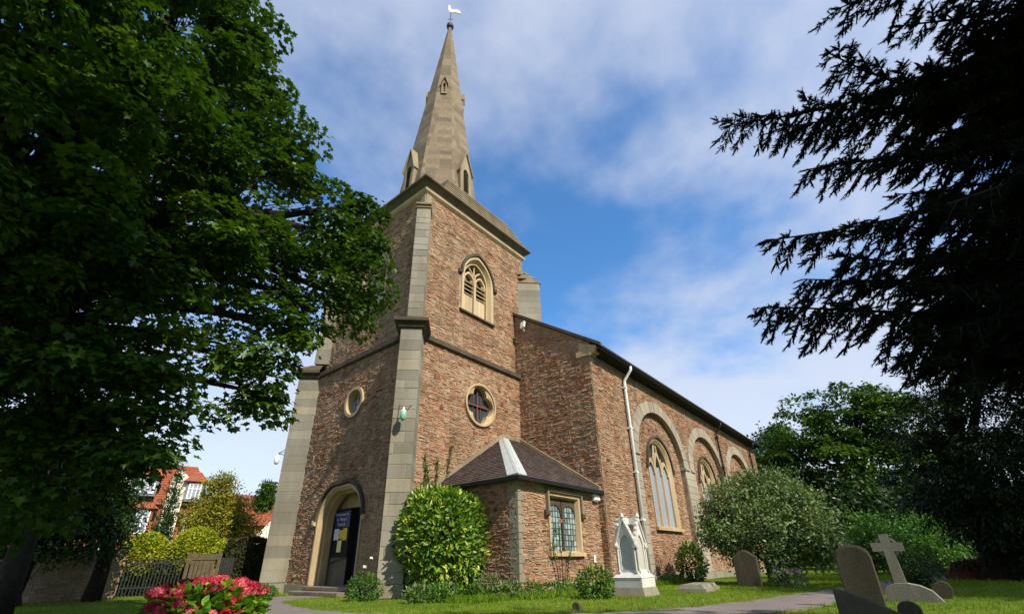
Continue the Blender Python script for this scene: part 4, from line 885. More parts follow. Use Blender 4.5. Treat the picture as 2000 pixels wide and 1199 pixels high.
def leaf_mesh(name, Pn, axis, nrm, size, tmpl, mat, rnd):
    Pn = np.asarray(Pn, float); n = len(Pn); axis = norm(np.asarray(axis, float)); side = norm(np.cross(axis, nrm)); up = np.cross(side, axis)
    V = []; loops = []; starts = []; tot = []; base = 0; size = np.asarray(size, float).reshape(-1, 1)
    nv = sum(len(f) for f in tmpl); co = np.zeros((n, nv, 3)); i = 0; fl = []
    for f in tmpl:
        fl.append(list(range(i, i+len(f))))
        for (x, y, z) in f: co[:, i] = Pn+size*(side*x+axis*y+up*z); i += 1
    me = bpy.data.meshes.new(name); me.vertices.add(n*nv); me.vertices.foreach_set('co', co.reshape(-1).astype(np.float32))
    li = (np.arange(n)[:, None]*nv+np.arange(nv)[None]).reshape(-1); me.loops.add(n*nv); me.loops.foreach_set('vertex_index', li.astype(np.int32))
    cnt = np.tile([len(f) for f in tmpl], n); st = np.concatenate([[0], np.cumsum(cnt)[:-1]])
    me.polygons.add(len(cnt)); me.polygons.foreach_set('loop_start', st.astype(np.int32)); me.polygons.foreach_set('loop_total', cnt.astype(np.int32))
    me.update(calc_edges=True); me.materials.append(mat)
    at = me.attributes.new('rnd', 'FLOAT', 'FACE'); at.data.foreach_set('value', np.repeat(np.asarray(rnd, np.float32), len(tmpl)))
    return me
def blob_twigs(blobs, dens, shell=.45, seed=1, squash=1.0):
    """twig tips spread through the masses of a crown: position, outward direction"""
    g = np.random.default_rng(seed); Ps, Ds, Rs = [], [], []
    for (x, y, z, r) in blobs:
        k = max(4, int(dens*r*r)); d = norm(g.normal(size=(k, 3))); rad = r*(shell+(1-shell)*g.random((k, 1))**.7)*(1+.16*g.normal(size=(k, 1)))
        p = np.array([x, y, z])+d*rad*np.array([1, 1, squash]); Ps.append(p); Ds.append(d); Rs.append(np.full(k, r))
    return np.concatenate(Ps), np.concatenate(Ds), np.concatenate(Rs)
def crown(name, blobs, dens, per, size, tmpl, mat, parent, seed, spread=.28, droop=.3, flat=.6, shell=.45, singles=0, rv=(.0, 1.0), single_name='leaf', nearp=None, leafobj='foliage', clump=0.0):
    """leaves gathered on sprays: with clump > 0 every twig tip carries a flattened, drooping pad of leaves of that radius"""
    g = np.random.default_rng(seed+5); P_, D_, R_ = blob_twigs(blobs, dens, shell, seed)
    n = len(P_); tone = np.clip(g.normal(.5, .2, n), 0, 1)
    P2 = np.repeat(P_, per, 0); D2 = np.repeat(D_, per, 0); T2 = np.repeat(tone, per); m = len(P2)
    if clump:
        sr = np.repeat(clump*(.6+.7*g.random(n)), per); an = g.random(m)*2*math.pi; rr = np.sqrt(g.random(m))*sr
        off = np.stack([np.cos(an)*rr, np.sin(an)*rr, g.normal(size=m)*.16*sr-.55*rr*rr/np.maximum(sr, .01)], 1)
        out = np.stack([np.cos(an), np.sin(an), np.full(m, -droop)], 1); ax = out*.8+D2*.35+g.normal(size=(m, 3))*.4
        nr = np.array([0, 0, 1.0])+np.stack([np.cos(an)*.5, np.sin(an)*.5, np.zeros(m)], 1)*(rr/np.maximum(sr, .01))[:, None]+g.normal(size=(m, 3))*.3
    else:
        off = g.normal(size=(m, 3))*spread*np.array([1, 1, 1-flat*.6]); ax = D2*.6+g.normal(size=(m, 3))*.7+np.array([0, 0, -droop])
        nr = np.array([0, 0, 1.0])*flat*1.6+D2*.5+g.normal(size=(m, 3))*.45
    sz = size*(.65+.6*g.random(m)); rn = np.clip(T2*.65+g.random(m)*.35, 0, 1)*(rv[1]-rv[0])+rv[0]
    pos = P2+off
    if singles:
        ref = np.array(nearp if nearp is not None else tuple(CAM_POS)); ds = np.linalg.norm(pos-ref, axis=1); vis = np.argsort(ds)[:singles*6]; pick = g.choice(vis, singles, replace=False)
        for q in pick: link(single_name, leaf_mesh(single_name, pos[q:q+1], ax[q:q+1], nr[q:q+1], sz[q:q+1], tmpl, mat, rn[q:q+1]), parent)
        keep = np.ones(m, bool); keep[pick] = False; pos, ax, nr, sz, rn = pos[keep], ax[keep], nr[keep], sz[keep], rn[keep]
    o = link(leafobj, leaf_mesh(leafobj, pos, ax, nr, sz, tmpl, mat, rn), parent); tag(o, kind='stuff'); return o, P_
def limbs(name, base, top, blobs, r0, mat, parent, seed, twigs=None, tw_r=.012, fork=.4, n=9):
    """tapered trunk, a limb to every mass, thin twigs to the leaves"""
    R = random.Random(seed); mb = MB(); b = Vector(base); t = Vector(top)
    tr = [b.lerp(t, k/8)+Vector((R.uniform(-.06, .06), R.uniform(-.06, .06), 0))*(1 if 0 < k < 8 else 0)*r0*4 for k in range(9)]
    rr = [r0*(1.35 if k == 0 else 1.0)*(1-.09*k) for k in range(9)]
    mb.tube(tr, rr, 12); o = mb.build('trunk', mat, parent, True)
    lb = MB(); ends = []
    for (x, y, z, r) in blobs:
        c = Vector((x, y, z)); s = tr[min(8, max(3, int(8*fork+R.random()*(8-8*fork))))]
        if c.z < s.z: s = tr[max(2, min(8, int(8*(c.z-b.z)/max(.1, (t.z-b.z)))))]
        mid = s.lerp(c, .5)+Vector((R.uniform(-.2, .2), R.uniform(-.2, .2), .12*(c-s).length)); pts = [s, s.lerp(mid, .5)+Z*.05, mid, mid.lerp(c, .55)+Z*.04, c]
        lr = min(r0*.42, .03+.022*(c-s).length); lb.tube(pts, [lr, lr*.85, lr*.65, lr*.45, lr*.2], 7); ends.append((pts, lr))
    lb.build('limbs', mat, o) if blobs else None
    if twigs is not None and len(twigs):
        tb = MB(); bl = np.array([b_[:3] for b_ in blobs])
        for p in twigs:
            k = int(np.argmin(np.linalg.norm(bl-p, axis=1))); q = Vector(p); s = ends[k][0][R.choice((2, 3, 4))]
            m_ = s.lerp(q, .5)+Vector((R.uniform(-.1, .1), R.uniform(-.1, .1), .06)); tb.tube([s, m_, q], [tw_r*1.6, tw_r, tw_r*.4], 4, False)
        tb.build('twigs', mat, o)
    return o
M['bark'] = m_plain('bark', (.032, .026, .020), .95, 0, .4, 8, .1, .6)
M['maple'] = m_leaf('maple_leaf', [(0, (.022, .052, .004)), (.5, (.042, .095, .006)), (1, (.11, .18, .010))], .26, .45, .25)
M['needle'] = m_leaf('spruce_needle', [(0, (.006, .011, .006)), (1, (.014, .024, .010))], .08, .6, .2)
M['yew'] = m_leaf('yew_needle', [(0, (.008, .018, .006)), (1, (.020, .038, .010))], .1, .6, .2)
M['lime'] = m_leaf('lime_leaf', [(0, (.024, .055, .005)), (.5, (.045, .098, .008)), (1, (.10, .17, .012))], .35, .5, .25)
M['lilac'] = m_leaf('lilac_leaf', [(0, (.06, .115, .034)), (.5, (.12, .185, .055)), (1, (.20, .25, .085))], .22, .45, .4)
M['laurel'] = m_leaf('variegated_laurel_leaf', [(0, (.045, .12, .012)), (.45, (.10, .21, .02)), (.75, (.24, .34, .03)), (1, (.46, .50, .07))], .2, .38, .4)
M['golden'] = m_leaf('golden_privet_leaf', [(0, (.12, .17, .010)), (.5, (.27, .31, .012)), (1, (.44, .43, .025))], .3, .5, .3)
M['ytree'] = m_leaf('yellow_green_leaf', [(0, (.12, .13, .012)), (.5, (.24, .23, .018)), (1, (.36, .32, .03))], .3, .5, .3)
M['hedge'] = m_leaf('dark_hedge_leaf', [(0, (.03, .035, .012)), (1, (.07, .075, .025))], .15, .6, .2)
M['shrub'] = m_leaf('shrub_leaf', [(0, (.03, .085, .012)), (.6, (.07, .17, .02)), (1, (.16, .27, .03))], .3, .5, .3)
M['darkleaf'] = m_leaf('dark_green_leaf', [(0, (.015, .04, .010)), (1, (.04, .085, .018))], .25, .5, .3)  # darker green tone for background trees, hedges and bushes
M['grass'] = m_leaf('grass_blade', [(0, (.10, .19, .010)), (.6, (.165, .265, .016)), (1, (.28, .31, .045))], .35, .6, .2)

# big maple overhanging from the left
t = thing('maple_tree', 'big broad-leaved maple overhanging the left half of the view', 'tree', (-.9, 10.2, 0))
o, tw = crown('maple', MAPLE, 11, 130, .12, T_MAPLE, M['maple'], t, 51, .19, .5, .5, .45, singles=280, clump=.50)
limbs('maple', (-.9, 10.2, -.05), (-.5, 9.6, 7.5), MAPLE, .34, M['bark'], t, 52, tw)

# dark spruce reaching in from the right, close to the viewpoint
t = thing('spruce_tree', 'near-black spruce with drooping sprays reaching in from the right edge', 'tree', (7.0, -3.8, 0))
def spruce(t, base, H, tips, extra, seed):
    R = random.Random(seed); g = np.random.default_rng(seed); mb = MB(); bx, by = base
    tr = [Vector((bx+R.uniform(-.03, .03), by+R.uniform(-.03, .03), H*k/10-.05)) for k in range(11)]; mb.tube(tr, [.26*(1-k/10.6) for k in range(11)], 10); trunk = mb.build('trunk', M['bark'], t, True)
    lines = []
    for tp in tips: lines.append((Vector(tp), True))
    for k in range(extra):
        z = R.uniform(1.4, H-.6); L = min(3.4, .5+(H-z)*.42)*R.uniform(.75, 1.05); a = R.uniform(0, 2*math.pi)
        lines.append((Vector((bx+L*math.cos(a), by+L*math.sin(a), z-R.uniform(.1, .5))), False))
    br = MB(); SP, SA, SS = [], [], []
    for tip, key in lines:
        L = (Vector((tip.x, tip.y, 0))-Vector((bx, by, 0))).length; s = Vector((bx, by, min(H-.3, tip.z+.12*L+R.uniform(0, .3))))
        w1, w2 = R.uniform(-.14, .14), R.uniform(-.12, .12); sd = (tip-s).cross(Z).normalized(); pts = [s.lerp(tip, q)+Z*(L*(-.10*math.sin(q*math.pi)+w2*.6*math.sin(q*2*math.pi)))+sd*L*w1*math.sin(q*math.pi) for q in [k/9 for k in range(10)]]
        br.tube(pts, [.035*(1-k/9.5)+.006 for k in range(10)], 5, False)
        d = (tip-s).normalized(); side = d.cross(Z).normalized(); n2 = int(max(8, L*20))
        for q in range(n2):
            f = .12+.88*(q+R.random())/n2; kk = f*9; i0 = min(8, int(kk)); p = pts[i0].lerp(pts[i0+1], kk-i0)
            sg = 1 if q % 2 else -1; tl_ = (.20+.62*(1-f)**.7)*R.uniform(.45, 1.25)*min(1, L/2)
            dr = (side*sg*R.uniform(.3, 1.0)+d*R.uniform(.3, 1.0)+Z*R.uniform(-.75, .25)).normalized()
            e_ = p+dr*tl_+Z*-.28*tl_; br.tube([p, p.lerp(e_, .5)+Z*.03, e_], [.010, .007, .004], 4, False)
            m_ = max(4, int(tl_/.018))
            for w_ in range(m_):
                c = p.lerp(e_, (w_+R.random())/m_); a2 = (dr*R.uniform(.4, 1)+dr.cross(Z)*R.choice((-1, 1))*R.uniform(.4, .9)+Z*R.uniform(-.7, .3)).normalized()
                SP.append(tuple(c)); SA.append(tuple(a2)); SS.append(R.uniform(.05, .12))
            SP.append(tuple(e_)); SA.append(tuple(dr)); SS.append(R.uniform(.08, .13))
        SP.append(tuple(tip)); SA.append(tuple(d)); SS.append(.12)
    br.build('limbs', M['bark'], trunk)
    SP, SA, SS = np.array(SP), norm(np.array(SA)), np.array(SS); n = len(SP); k = 20
    f = g.random((n, k)); c = SP[:, None]+SA[:, None]*(f*SS[:, None])[..., None]
    rv_ = g.normal(size=(n, k, 3)); rad = norm(np.cross(np.repeat(SA[:, None], k, 1), rv_)); ax = norm(rad*.8+SA[:, None]*.75); ln_ = (.030+.024*g.random((n, k)))*(1-.35*f)
    m_ = n*k; ax = ax.reshape(-1, 3); o1 = link('needles', leaf_mesh('needles', c.reshape(-1, 3), ax, g.normal(size=(m_, 3)), ln_.reshape(-1), [[(-.13, 0, 0), (.13, 0, 0), (0, 1, 0)]], M['needle'], g.random(m_)), t); tag(o1, kind='stuff')
    o2 = link('shoots', leaf_mesh('shoots', np.repeat(SP, 2, 0), np.repeat(SA, 2, 0), g.normal(size=(2*n, 3)), np.repeat(SS, 2), [[(-.09, 0, 0), (.09, 0, 0), (.10, .5, 0), (.04, 1, 0), (-.04, 1, 0), (-.10, .5, 0)]], M['needle'], g.random(2*n)), t); tag(o2, kind='stuff')
    return n
spruce(t, (7.0, -3.8), 8.8, CONTIP, 36, 61)

# yew with a thick leaning trunk in the churchyard
t = thing('yew_tree', 'dark yew with a thick trunk standing behind the gravestones on the right', 'tree', (23.5, -1.62, 0))
crown('yew', YEW, 9, 130, .19, T_NARROW, M['yew'], t, 71, .30, .5, .4, .35, clump=.62); limbs('yew', (23.5, -1.62, -.1), (23.6, -2.2, 6.5), YEW, .54, M['bark'], t, 72)
# far lit trees beyond the east end of the nave
t = thing('lime_tree', 'broad sunlit deciduous tree beyond the east end of the nave', 'tree', (46.5, 2.5, 0))
crown('lime', LIME, 4.2, 130, .36, T_LEAF, M['lime'], t, 73, .55, .4, .7, .7, clump=1.0); limbs('lime', (46.5, 2.5, -.1), (46.2, 2.5, 8.5), LIME, .45, M['bark'], t, 74)
t = thing('lime_tree', 'smaller hazy green tree just past the far corner of the nave', 'tree', (52, 9.8, 0))
crown('lime2', LIME2, 36, 14, .40, T_LEAF, M['darkleaf'], t, 75, .5, .3, .7, .5); limbs('lime2', (52, 9.8, -.1), (51.8, 9.8, 9), LIME2, .3, M['bark'], t, 76)
# lilac-like grey-green shrub against the nave wall
t = thing('rounded_shrub', 'large rounded grey-green shrub against the nave wall behind the headstones', 'shrub', (18.8, 4.3, 0))
crown('lilac', LILAC, 330, 14, .12, T_LEAF, M['lilac'], t, 77, .13, .1, .4, .45); limbs('lilac', (18.8, 4.3, -.05), (18.9, 4.2, 1.6), LILAC, .12, M['bark'], t, 78)
# understorey on the right
lab = ['light green shrub catching the sun behind the round-topped headstone', 'leafy green shrub behind the stone cross', 'low green shrub beyond the red tomb', 'bright shrub at the right edge behind the yew trunk', 'small dark bush growing beside the stone cross', 'dark belt of foliage closing the churchyard behind the shrubs']
for k, bl in enumerate(SHR):
    c = np.mean([b[:3] for b in bl], axis=0); t = thing('shrub', lab[k], 'shrub', (c[0], c[1], 0))
    crown('shrub', bl, (90, 90, 90, 90, 260, 30)[k], 12, (.17, .17, .18, .2, .09, .4)[k], T_LEAF, M[('shrub', 'shrub', 'shrub', 'shrub', 'darkleaf', 'darkleaf')[k]], t, 80+k, (.25, .25, .25, .25, .10, .5)[k], .1, .5, .3); limbs('shrub', (c[0], c[1], -.05), (c[0], c[1], c[2]), bl, .07, M['bark'], t, 90+k)
# left background trees
t = thing('hawthorn_tree', 'dark small-leaved tree in shade in front of the houses on the left', 'tree', (2.3, 19.8, 0))
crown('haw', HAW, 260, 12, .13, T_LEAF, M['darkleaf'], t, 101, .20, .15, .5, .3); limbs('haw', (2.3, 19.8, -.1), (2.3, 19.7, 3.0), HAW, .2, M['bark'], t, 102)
t = thing('yellow_tree', 'small yellow-green tree between the houses', 'tree', (10.3, 29.2, 0))
crown('yt', YTREE, 260, 12, .15, T_LEAF, M['ytree'], t, 103, .20, .1, .6, .45); limbs('yt', (10.3, 29.2, -.1), (10.3, 29.2, 3.0), YTREE, .12, M['bark'], t, 104)
t = thing('garden_tree', 'green tree showing just left of the tower buttress', 'tree', (23.7, 55.1, 0))
crown('fg', FARG, 110, 12, .32, T_LEAF, M['lime'], t, 105, .3, .1, .6, .3); limbs('fg', (23.7, 55.1, -.1), (23.7, 55.1, 6.5), FARG, .15, M['bark'], t, 106)
COLM = [(8.6, 31.0, .9+.62*k, .62-.055*k) for k in range(9)]; COLM = [(8.25, 30.6, z, max(.16, r)) for _, _, z, r in COLM]
t = thing('columnar_conifer', 'slim dark columnar conifer in front of the white gable', 'tree', (8.25, 30.6, 0))
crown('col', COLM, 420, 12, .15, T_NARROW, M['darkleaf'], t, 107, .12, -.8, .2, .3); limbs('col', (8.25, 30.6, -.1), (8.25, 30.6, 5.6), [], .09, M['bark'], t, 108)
# trees behind the viewpoint whose shade falls over the churchyard edges
for k, (x, y, h, r, lb) in enumerate(((-3.3, -2.2, 16.5, 3.4, 'tall leafy tree over the viewpoint shading the maple'), (3.6, -10.5, 15, 3.6, 'tall leafy tree behind the viewpoint shading the spruce'), (15.5, -12.0, 13, 4.0, 'leafy tree out of view to the south shading the right lawn'), (24.5, -11.5, 14.5, 4.2, 'leafy tree out of view to the south shading the yew'))):
    R = random.Random(200+k); bl = [(x+R.uniform(-1, 1)*r*.6, y+R.uniform(-1, 1)*r*.6, h*(.58 if k == 0 else .45)+R.random()*h*(.30 if k == 0 else .42), r*R.uniform(.42, .6)) for _ in range(13)]
    t = thing('shade_tree', lb, 'tree', (x, y, 0)); crown('shade', bl, 40, 12, .42, T_LEAF, M['lime'], t, 210+k, .5, .2, .6, .2); limbs('shade', (x, y, -.1), (x, y, h*.6), bl, .35, M['bark'], t, 220+k)

# mass of far foliage closing the view beyond the churchyard
g = np.random.default_rng(9); FB = []
for k in range(46):
    az = math.radians(-24+44*k/45); d = g.uniform(62, 74); FB.append((d*math.cos(az), d*math.sin(az), g.uniform(.5, 4.2), g.uniform(2.2, 3.4)))
P_, D_, _r2 = blob_twigs(FB, 26, .5, 19); P2 = np.repeat(P_, 10, 0); m_ = len(P2)
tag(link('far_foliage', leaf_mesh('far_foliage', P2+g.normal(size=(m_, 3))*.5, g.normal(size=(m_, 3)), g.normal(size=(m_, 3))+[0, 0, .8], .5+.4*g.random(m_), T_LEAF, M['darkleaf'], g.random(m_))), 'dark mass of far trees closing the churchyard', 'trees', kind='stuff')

# ---------------------------------------------------------------- shrubs and flowers close to the church
def ball_shrub(name, label, cat, c, r, rz, n, size, mat, tmpl, seed, lump=.10, singles=0, group=None, stem=True, jit=.5, updir=.5, rnv=(0, 1), boxy=2.0):
    g = np.random.default_rng(seed); t = thing(name, label, cat, (c[0], c[1], 0), group)
    d = norm(g.normal(size=(n, 3))); d = d/(np.sum(np.abs(d)**boxy, axis=1, keepdims=True)**(1/boxy)); bump_ = sum(np.sin(d@(norm(g.normal(size=(1, 3)))[0]*g.uniform(4, 9))+g.random()*6) for _ in range(5))/5
    rad = (1+lump*bump_)*(1-.42*g.random(n)**2.2); p = np.array(c)+d*rad[:, None]*np.array([r, r, rz]); keep = p[:, 2] > .03; p, d, bump_ = p[keep], d[keep], bump_[keep]; m = len(p)
    ax = d*.75+g.normal(size=(m, 3))*jit+np.array([0, 0, updir*.2]); nr = d*.8+np.array([0, 0, updir])+g.normal(size=(m, 3))*.35; sz = size*(.7+.6*g.random(m)); rn = np.clip(.5+.3*bump_+g.normal(size=m)*.28, 0, 1)*(rnv[1]-rnv[0])+rnv[0]
    if singles:
        v = np.array(tuple(CAM_POS))-np.array(c); face = np.where((d@norm(v)) > .35)[0]; pick = g.choice(face, min(singles, len(face)), replace=False)
        for q in pick: link('leaf', leaf_mesh('leaf', p[q:q+1], ax[q:q+1], nr[q:q+1], sz[q:q+1], tmpl, mat, rn[q:q+1]), t)
        k_ = np.ones(m, bool); k_[pick] = False; p, ax, nr, sz, rn = p[k_], ax[k_], nr[k_], sz[k_], rn[k_]
    tag(link('foliage', leaf_mesh('foliage', p, ax, nr, sz, tmpl, mat, rn), t), kind='stuff')
    if stem:
        mb = MB(); R = random.Random(seed)
        for q in range(9):
            a = R.uniform(0, 6.28); e_ = Vector(c)+Vector((math.cos(a)*r*.75, math.sin(a)*r*.75, R.uniform(-.1, .7)*rz)); mb.tube([(c[0]+R.uniform(-.05, .05), c[1]+R.uniform(-.05, .05), -.02), (c[0]+math.cos(a)*r*.25, c[1]+math.sin(a)*r*.25, c[2]*.6), e_], [.025, .018, .006], 5)
        mb.build('stems', M['bark'], t)
    return t
ball_shrub('laurel_bush', 'tall round variegated laurel bush between the tower buttress and the vestry', 'bush', (9.76, 10.74, 1.50), 1.18, 1.36, 6200, .18, M['laurel'], T_OVAL, 301, .12, 240, boxy=2.4)
ball_shrub('round_bush', 'small clipped round bush at the foot of the vestry wall', 'bush', (10.05, 9.15, .28), .34, .30, 1500, .045, M['lilac'], T_LEAF, 302, .04)
ball_shrub('dark_bush', 'low dark leafy bush between the vestry and the white monument', 'bush', (11.05, 6.55, .30), .42, .36, 800, .11, M['shrub'], T_OVAL, 303, .2, 60)
ball_shrub('ivy_bush', 'green bush growing against the nave wall under the window', 'bush', (20.4, 7.55, .65), .55, .75, 1500, .12, M['shrub'], T_LEAF, 304, .2)
ball_shrub('rose_bush', 'leafy rose bush with small white flowers beside the church door', 'bush', (8.05, 11.8, .26), .48, .36, 1100, .08, M['shrub'], T_OVAL, 305, .25)
ball_shrub('step_plant', 'low green plant at the foot of the left buttress', 'plant', (7.75, 16.9, .12), .42, .18, 700, .09, M['shrub'], T_OVAL, 306, .25, stem=False)
R = random.Random(77)
for k in range(9):
    x, y = 8.0+.36*k+R.uniform(-.2, .2), 9.75-.16*k+R.uniform(-.25, .25)
    ball_shrub('border_plant', ['grey-green clump in the border under the laurel, first from the buttress', 'leafy clump in the border, second from the buttress', 'leafy clump in the border, third from the buttress', 'leafy clump in the border, fourth from the buttress', 'leafy clump in the middle of the border', 'leafy clump in the border left of the round bush', 'leafy clump in the border in front of the round bush', 'leafy clump in the border right of the round bush', 'last clump of the border, by the vestry corner'][k], 'plant', (x, y, .12), R.uniform(.28, .42), R.uniform(.14, .26), 420, .10, M['lilac' if k % 3 == 0 else 'shrub'], T_NARROW if k % 2 else T_LEAF, 310+k, .3, group='plants in the border under the laurel', stem=False, updir=1.2)
for k, (x, y, r) in enumerate(((11.6, 8.15, .3), (12.3, 8.2, .24), (9.3, 11.9, .28), (16.4, 7.9, .22), (18.6, 7.85, .26))):
    ball_shrub('wall_plant', ['leafy weed at the vestry wall under the window', 'smaller leafy weed at the vestry wall right of its neighbour', 'dark weed between the buttress and the laurel', 'weed at the nave wall left of the drainpipe', 'weed at the nave wall right of the monument'][k], 'plant', (x, y, .12), r, .2, 300, .09, M['shrub'], T_OVAL, 330+k, .3, group='weeds along the walls', stem=False, updir=1.0)
# climber on the tower wall above the laurel
t = thing('climber', 'thin climbing stems with small leaves on the tower wall above the laurel', 'climber', (10.3, YL-.08, 2.8)); mb = MB(); g = np.random.default_rng(5); LP = []
for (u, z1, du) in ((10.0, 4.15, .02), (10.35, 4.05, .25), (10.7, 4.6, .5), (10.2, 3.8, -.1)):
    pts = [fS.p(u+du*q+.04*math.sin(7*q+u), 2.6+(z1-2.6)*q, .08) for q in [k/8 for k in range(9)]]; mb.tube(pts, [.012]*9, 5); LP += [pts[k].lerp(pts[k+1], f) for k in range(8) for f in np.linspace(0, 1, 9)]
mb.build('stems', M['bark'], t); LP = np.array([tuple(p) for p in LP])+g.normal(size=(len(LP), 3))*.03; n = len(LP)
tag(link('foliage', leaf_mesh('foliage', LP, g.normal(size=(n, 3))+[0, -.6, .3], g.normal(size=(n, 3))*.4+[0, -1, .4], .07+.04*g.random(n), T_LEAF, M['shrub'], g.random(n)), t), kind='stuff')
t = thing('climbing_rose', 'sparse climbing rose with a pink bloom on the vestry wall at the window', 'climber', (12.4, YV-.08, .2)); mb = MB(); LP = []
for (u, du, z1) in ((12.5, .02, 1.75), (12.35, -.25, 1.3), (12.6, .45, 1.05)):
    pts = [fVS.p(u+du*q+.05*math.sin(6*q+u), .05+(z1)*q, .10+.04*q) for q in [k/8 for k in range(9)]]; mb.tube(pts, [.012]*9, 5); LP += [pts[k].lerp(pts[k+1], f) for k in range(5, 8) for f in np.linspace(0, 1, 8)]
mb.build('stems', M['bark'], t); LP = np.array([tuple(p) for p in LP])+g.normal(size=(len(LP), 3))*.05; n = len(LP)
tag(link('foliage', leaf_mesh('foliage', LP, g.normal(size=(n, 3))+[0, -.6, .3], g.normal(size=(n, 3))*.4+[0, -1, .4], .07+.04*g.random(n), T_LEAF, M['shrub'], g.random(n)), t), kind='stuff')
M['pink'] = m_leaf('pink_petal', [(0, (.55, .18, .16)), (1, (.75, .38, .32))], .25, .6, .2); M['whitep'] = m_leaf('white_petal', [(0, (.65, .65, .60)), (1, (.85, .85, .8))], .3, .6, .2)
M['red'] = m_leaf('red_petal', [(0, (.16, .004, .014)), (.35, (.34, .008, .026)), (.7, (.46, .03, .06)), (1, (.62, .17, .17))], .25, .55, .25); M['hleaf'] = m_leaf('hydrangea_leaf', [(0, (.05, .14, .012)), (.6, (.16, .32, .02)), (1, (.34, .48, .03))], .35, .4, .4)
def bloom(c, r, nn, mat, parent, seed, size):
    g = np.random.default_rng(seed); d = norm(g.normal(size=(nn, 3))); d[:, 2] = np.abs(d[:, 2])*.9-.15; d = norm(d); p = np.array(c)+d*np.array([r, r, r*.62]); P4 = np.repeat(p, 4, 0); D4 = np.repeat(d, 4, 0)
    a = np.tile(np.arange(4)*math.pi/2, nn)+np.repeat(g.random(nn)*6, 4); t1 = norm(np.cross(D4, g.normal(size=3))); t2 = np.cross(D4, t1); ax = t1*np.cos(a)[:, None]+t2*np.sin(a)[:, None]+D4*.25
    tone = np.repeat(np.clip(g.normal(.45, .25)+g.normal(size=nn)*.2, 0, 1), 4)
    return link('flower_head', leaf_mesh('flower_head', P4, ax, D4, np.full(4*nn, size), T_PETAL, mat, tone), parent)
for (c, r, mt, s) in (((12.55, YV-.2, 1.95), .05, 'pink', 1),): bloom(c, r, 12, M[mt], t, s, .05)
rb = [o for o in bpy.data.objects if o.name == 'rose_bush'][0]
for k, c in enumerate(((8.05, 11.6, 1.0), (7.8, 11.5, .80))): bloom(c, .03, 8, M['whitep'], rb, 20+k, .035)
mb = MB()
for c in ((8.05, 11.6, 1.0), (7.8, 11.5, .80)): mb.tube([(7.95, 11.75, .3), (c[0], c[1], c[2])], .008, 4)
mb.build('flower_stems', M['bark'], rb)
# hydrangea in the left foreground
HC = (2.30, 6.30); t = thing('hydrangea', 'hydrangea with crimson flower heads and lime leaves in the left foreground', 'shrub', (HC[0], HC[1], 0))
R = random.Random(12); g = np.random.default_rng(12); heads = []
vr_ = Vector((math.sin(math.radians(70)), -math.cos(math.radians(70)), 0)); vf_ = Vector((math.cos(math.radians(70)), math.sin(math.radians(70)), 0))
for k in range(400):
    a, b = R.uniform(-.56, .56), R.uniform(-.5, .5)
    if (a/.56)**2+(b/.52)**2 > 1: continue
    z = .73*(1-.30*(a/.56)**2-.28*(b/.52)**2)+R.uniform(-.14, .03)
    if b < -.1: z -= R.uniform(0, .30)
    p = Vector((HC[0], HC[1], 0))+vr_*a+vf_*b+Z*z
    if all((p-q).length > .108 for q in heads): heads.append(p)
stm = MB()
for k, p in enumerate(heads):
    bloom(tuple(p), R.uniform(.060, .085), 46, M['red'], t, 400+k, R.uniform(.026, .032)); stm.tube([(HC[0]+R.uniform(-.15, .15), HC[1]+R.uniform(-.15, .15), 0), tuple(p.lerp(Vector((HC[0], HC[1], .2)), .4)), tuple(p)], [.009, .007, .004], 5)
stm.build('stems', M['bark'], t)
n = 900; ang = g.random(n)*6.28; rr_ = np.sqrt(g.random(n)); a = np.cos(ang)*rr_*.58; b = np.sin(ang)*rr_*.54; z = (.66*(1-.3*(a/.58)**2-.28*(b/.54)**2))*(.35+.65*g.random(n)**.5)
P_ = np.array([HC[0], HC[1], 0])+a[:, None]*np.array(tuple(vr_))+b[:, None]*np.array(tuple(vf_))+z[:, None]*np.array([0, 0, 1]); outd = P_-np.array([HC[0], HC[1], .25])
axl = norm(outd)*.8+g.normal(size=(n, 3))*.4; nrl = np.array([0, 0, 1.0])+g.normal(size=(n, 3))*.35; szl = .085+.045*g.random(n); rnl = np.clip((z/.75)*.7+g.normal(size=n)*.2, 0, 1); T_H = [[(0, 0, 0), (.25, .2, .04), (.34, .5, .05), (.2, .82, .02), (0, 1, -.08)], [(0, 0, 0), (0, 1, -.08), (-.2, .82, .02), (-.34, .5, .05), (-.25, .2, .04)]]
top = np.argsort(-z)[:200]
for q in top: link('leaf', leaf_mesh('leaf', P_[q:q+1], axl[q:q+1], nrl[q:q+1], szl[q:q+1], T_H, M['hleaf'], rnl[q:q+1]), t)
k_ = np.ones(n, bool); k_[top] = False; tag(link('foliage', leaf_mesh('foliage', P_[k_], axl[k_], nrl[k_], szl[k_], T_H, M['hleaf'], rnl[k_]), t), kind='stuff')

# ---------------------------------------------------------------- monuments
M['oldstone'] = m_stone('lichened_stone', (.075, .066, .042), (.095, .082, .052), (.115, .098, .064), 5, True, .7, dark=(.38, .38, .33)); M['palestone'] = m_stone('pale_gravestone', (.22, .21, .17), (.26, .245, .20), (.29, .27, .22), 6, True, .6, dark=(.5, .5, .45)); M['redstone'] = m_stone('red_granite', (.20, .06, .04), (.22, .07, .05), (.24, .08, .055), 6, True, .3)
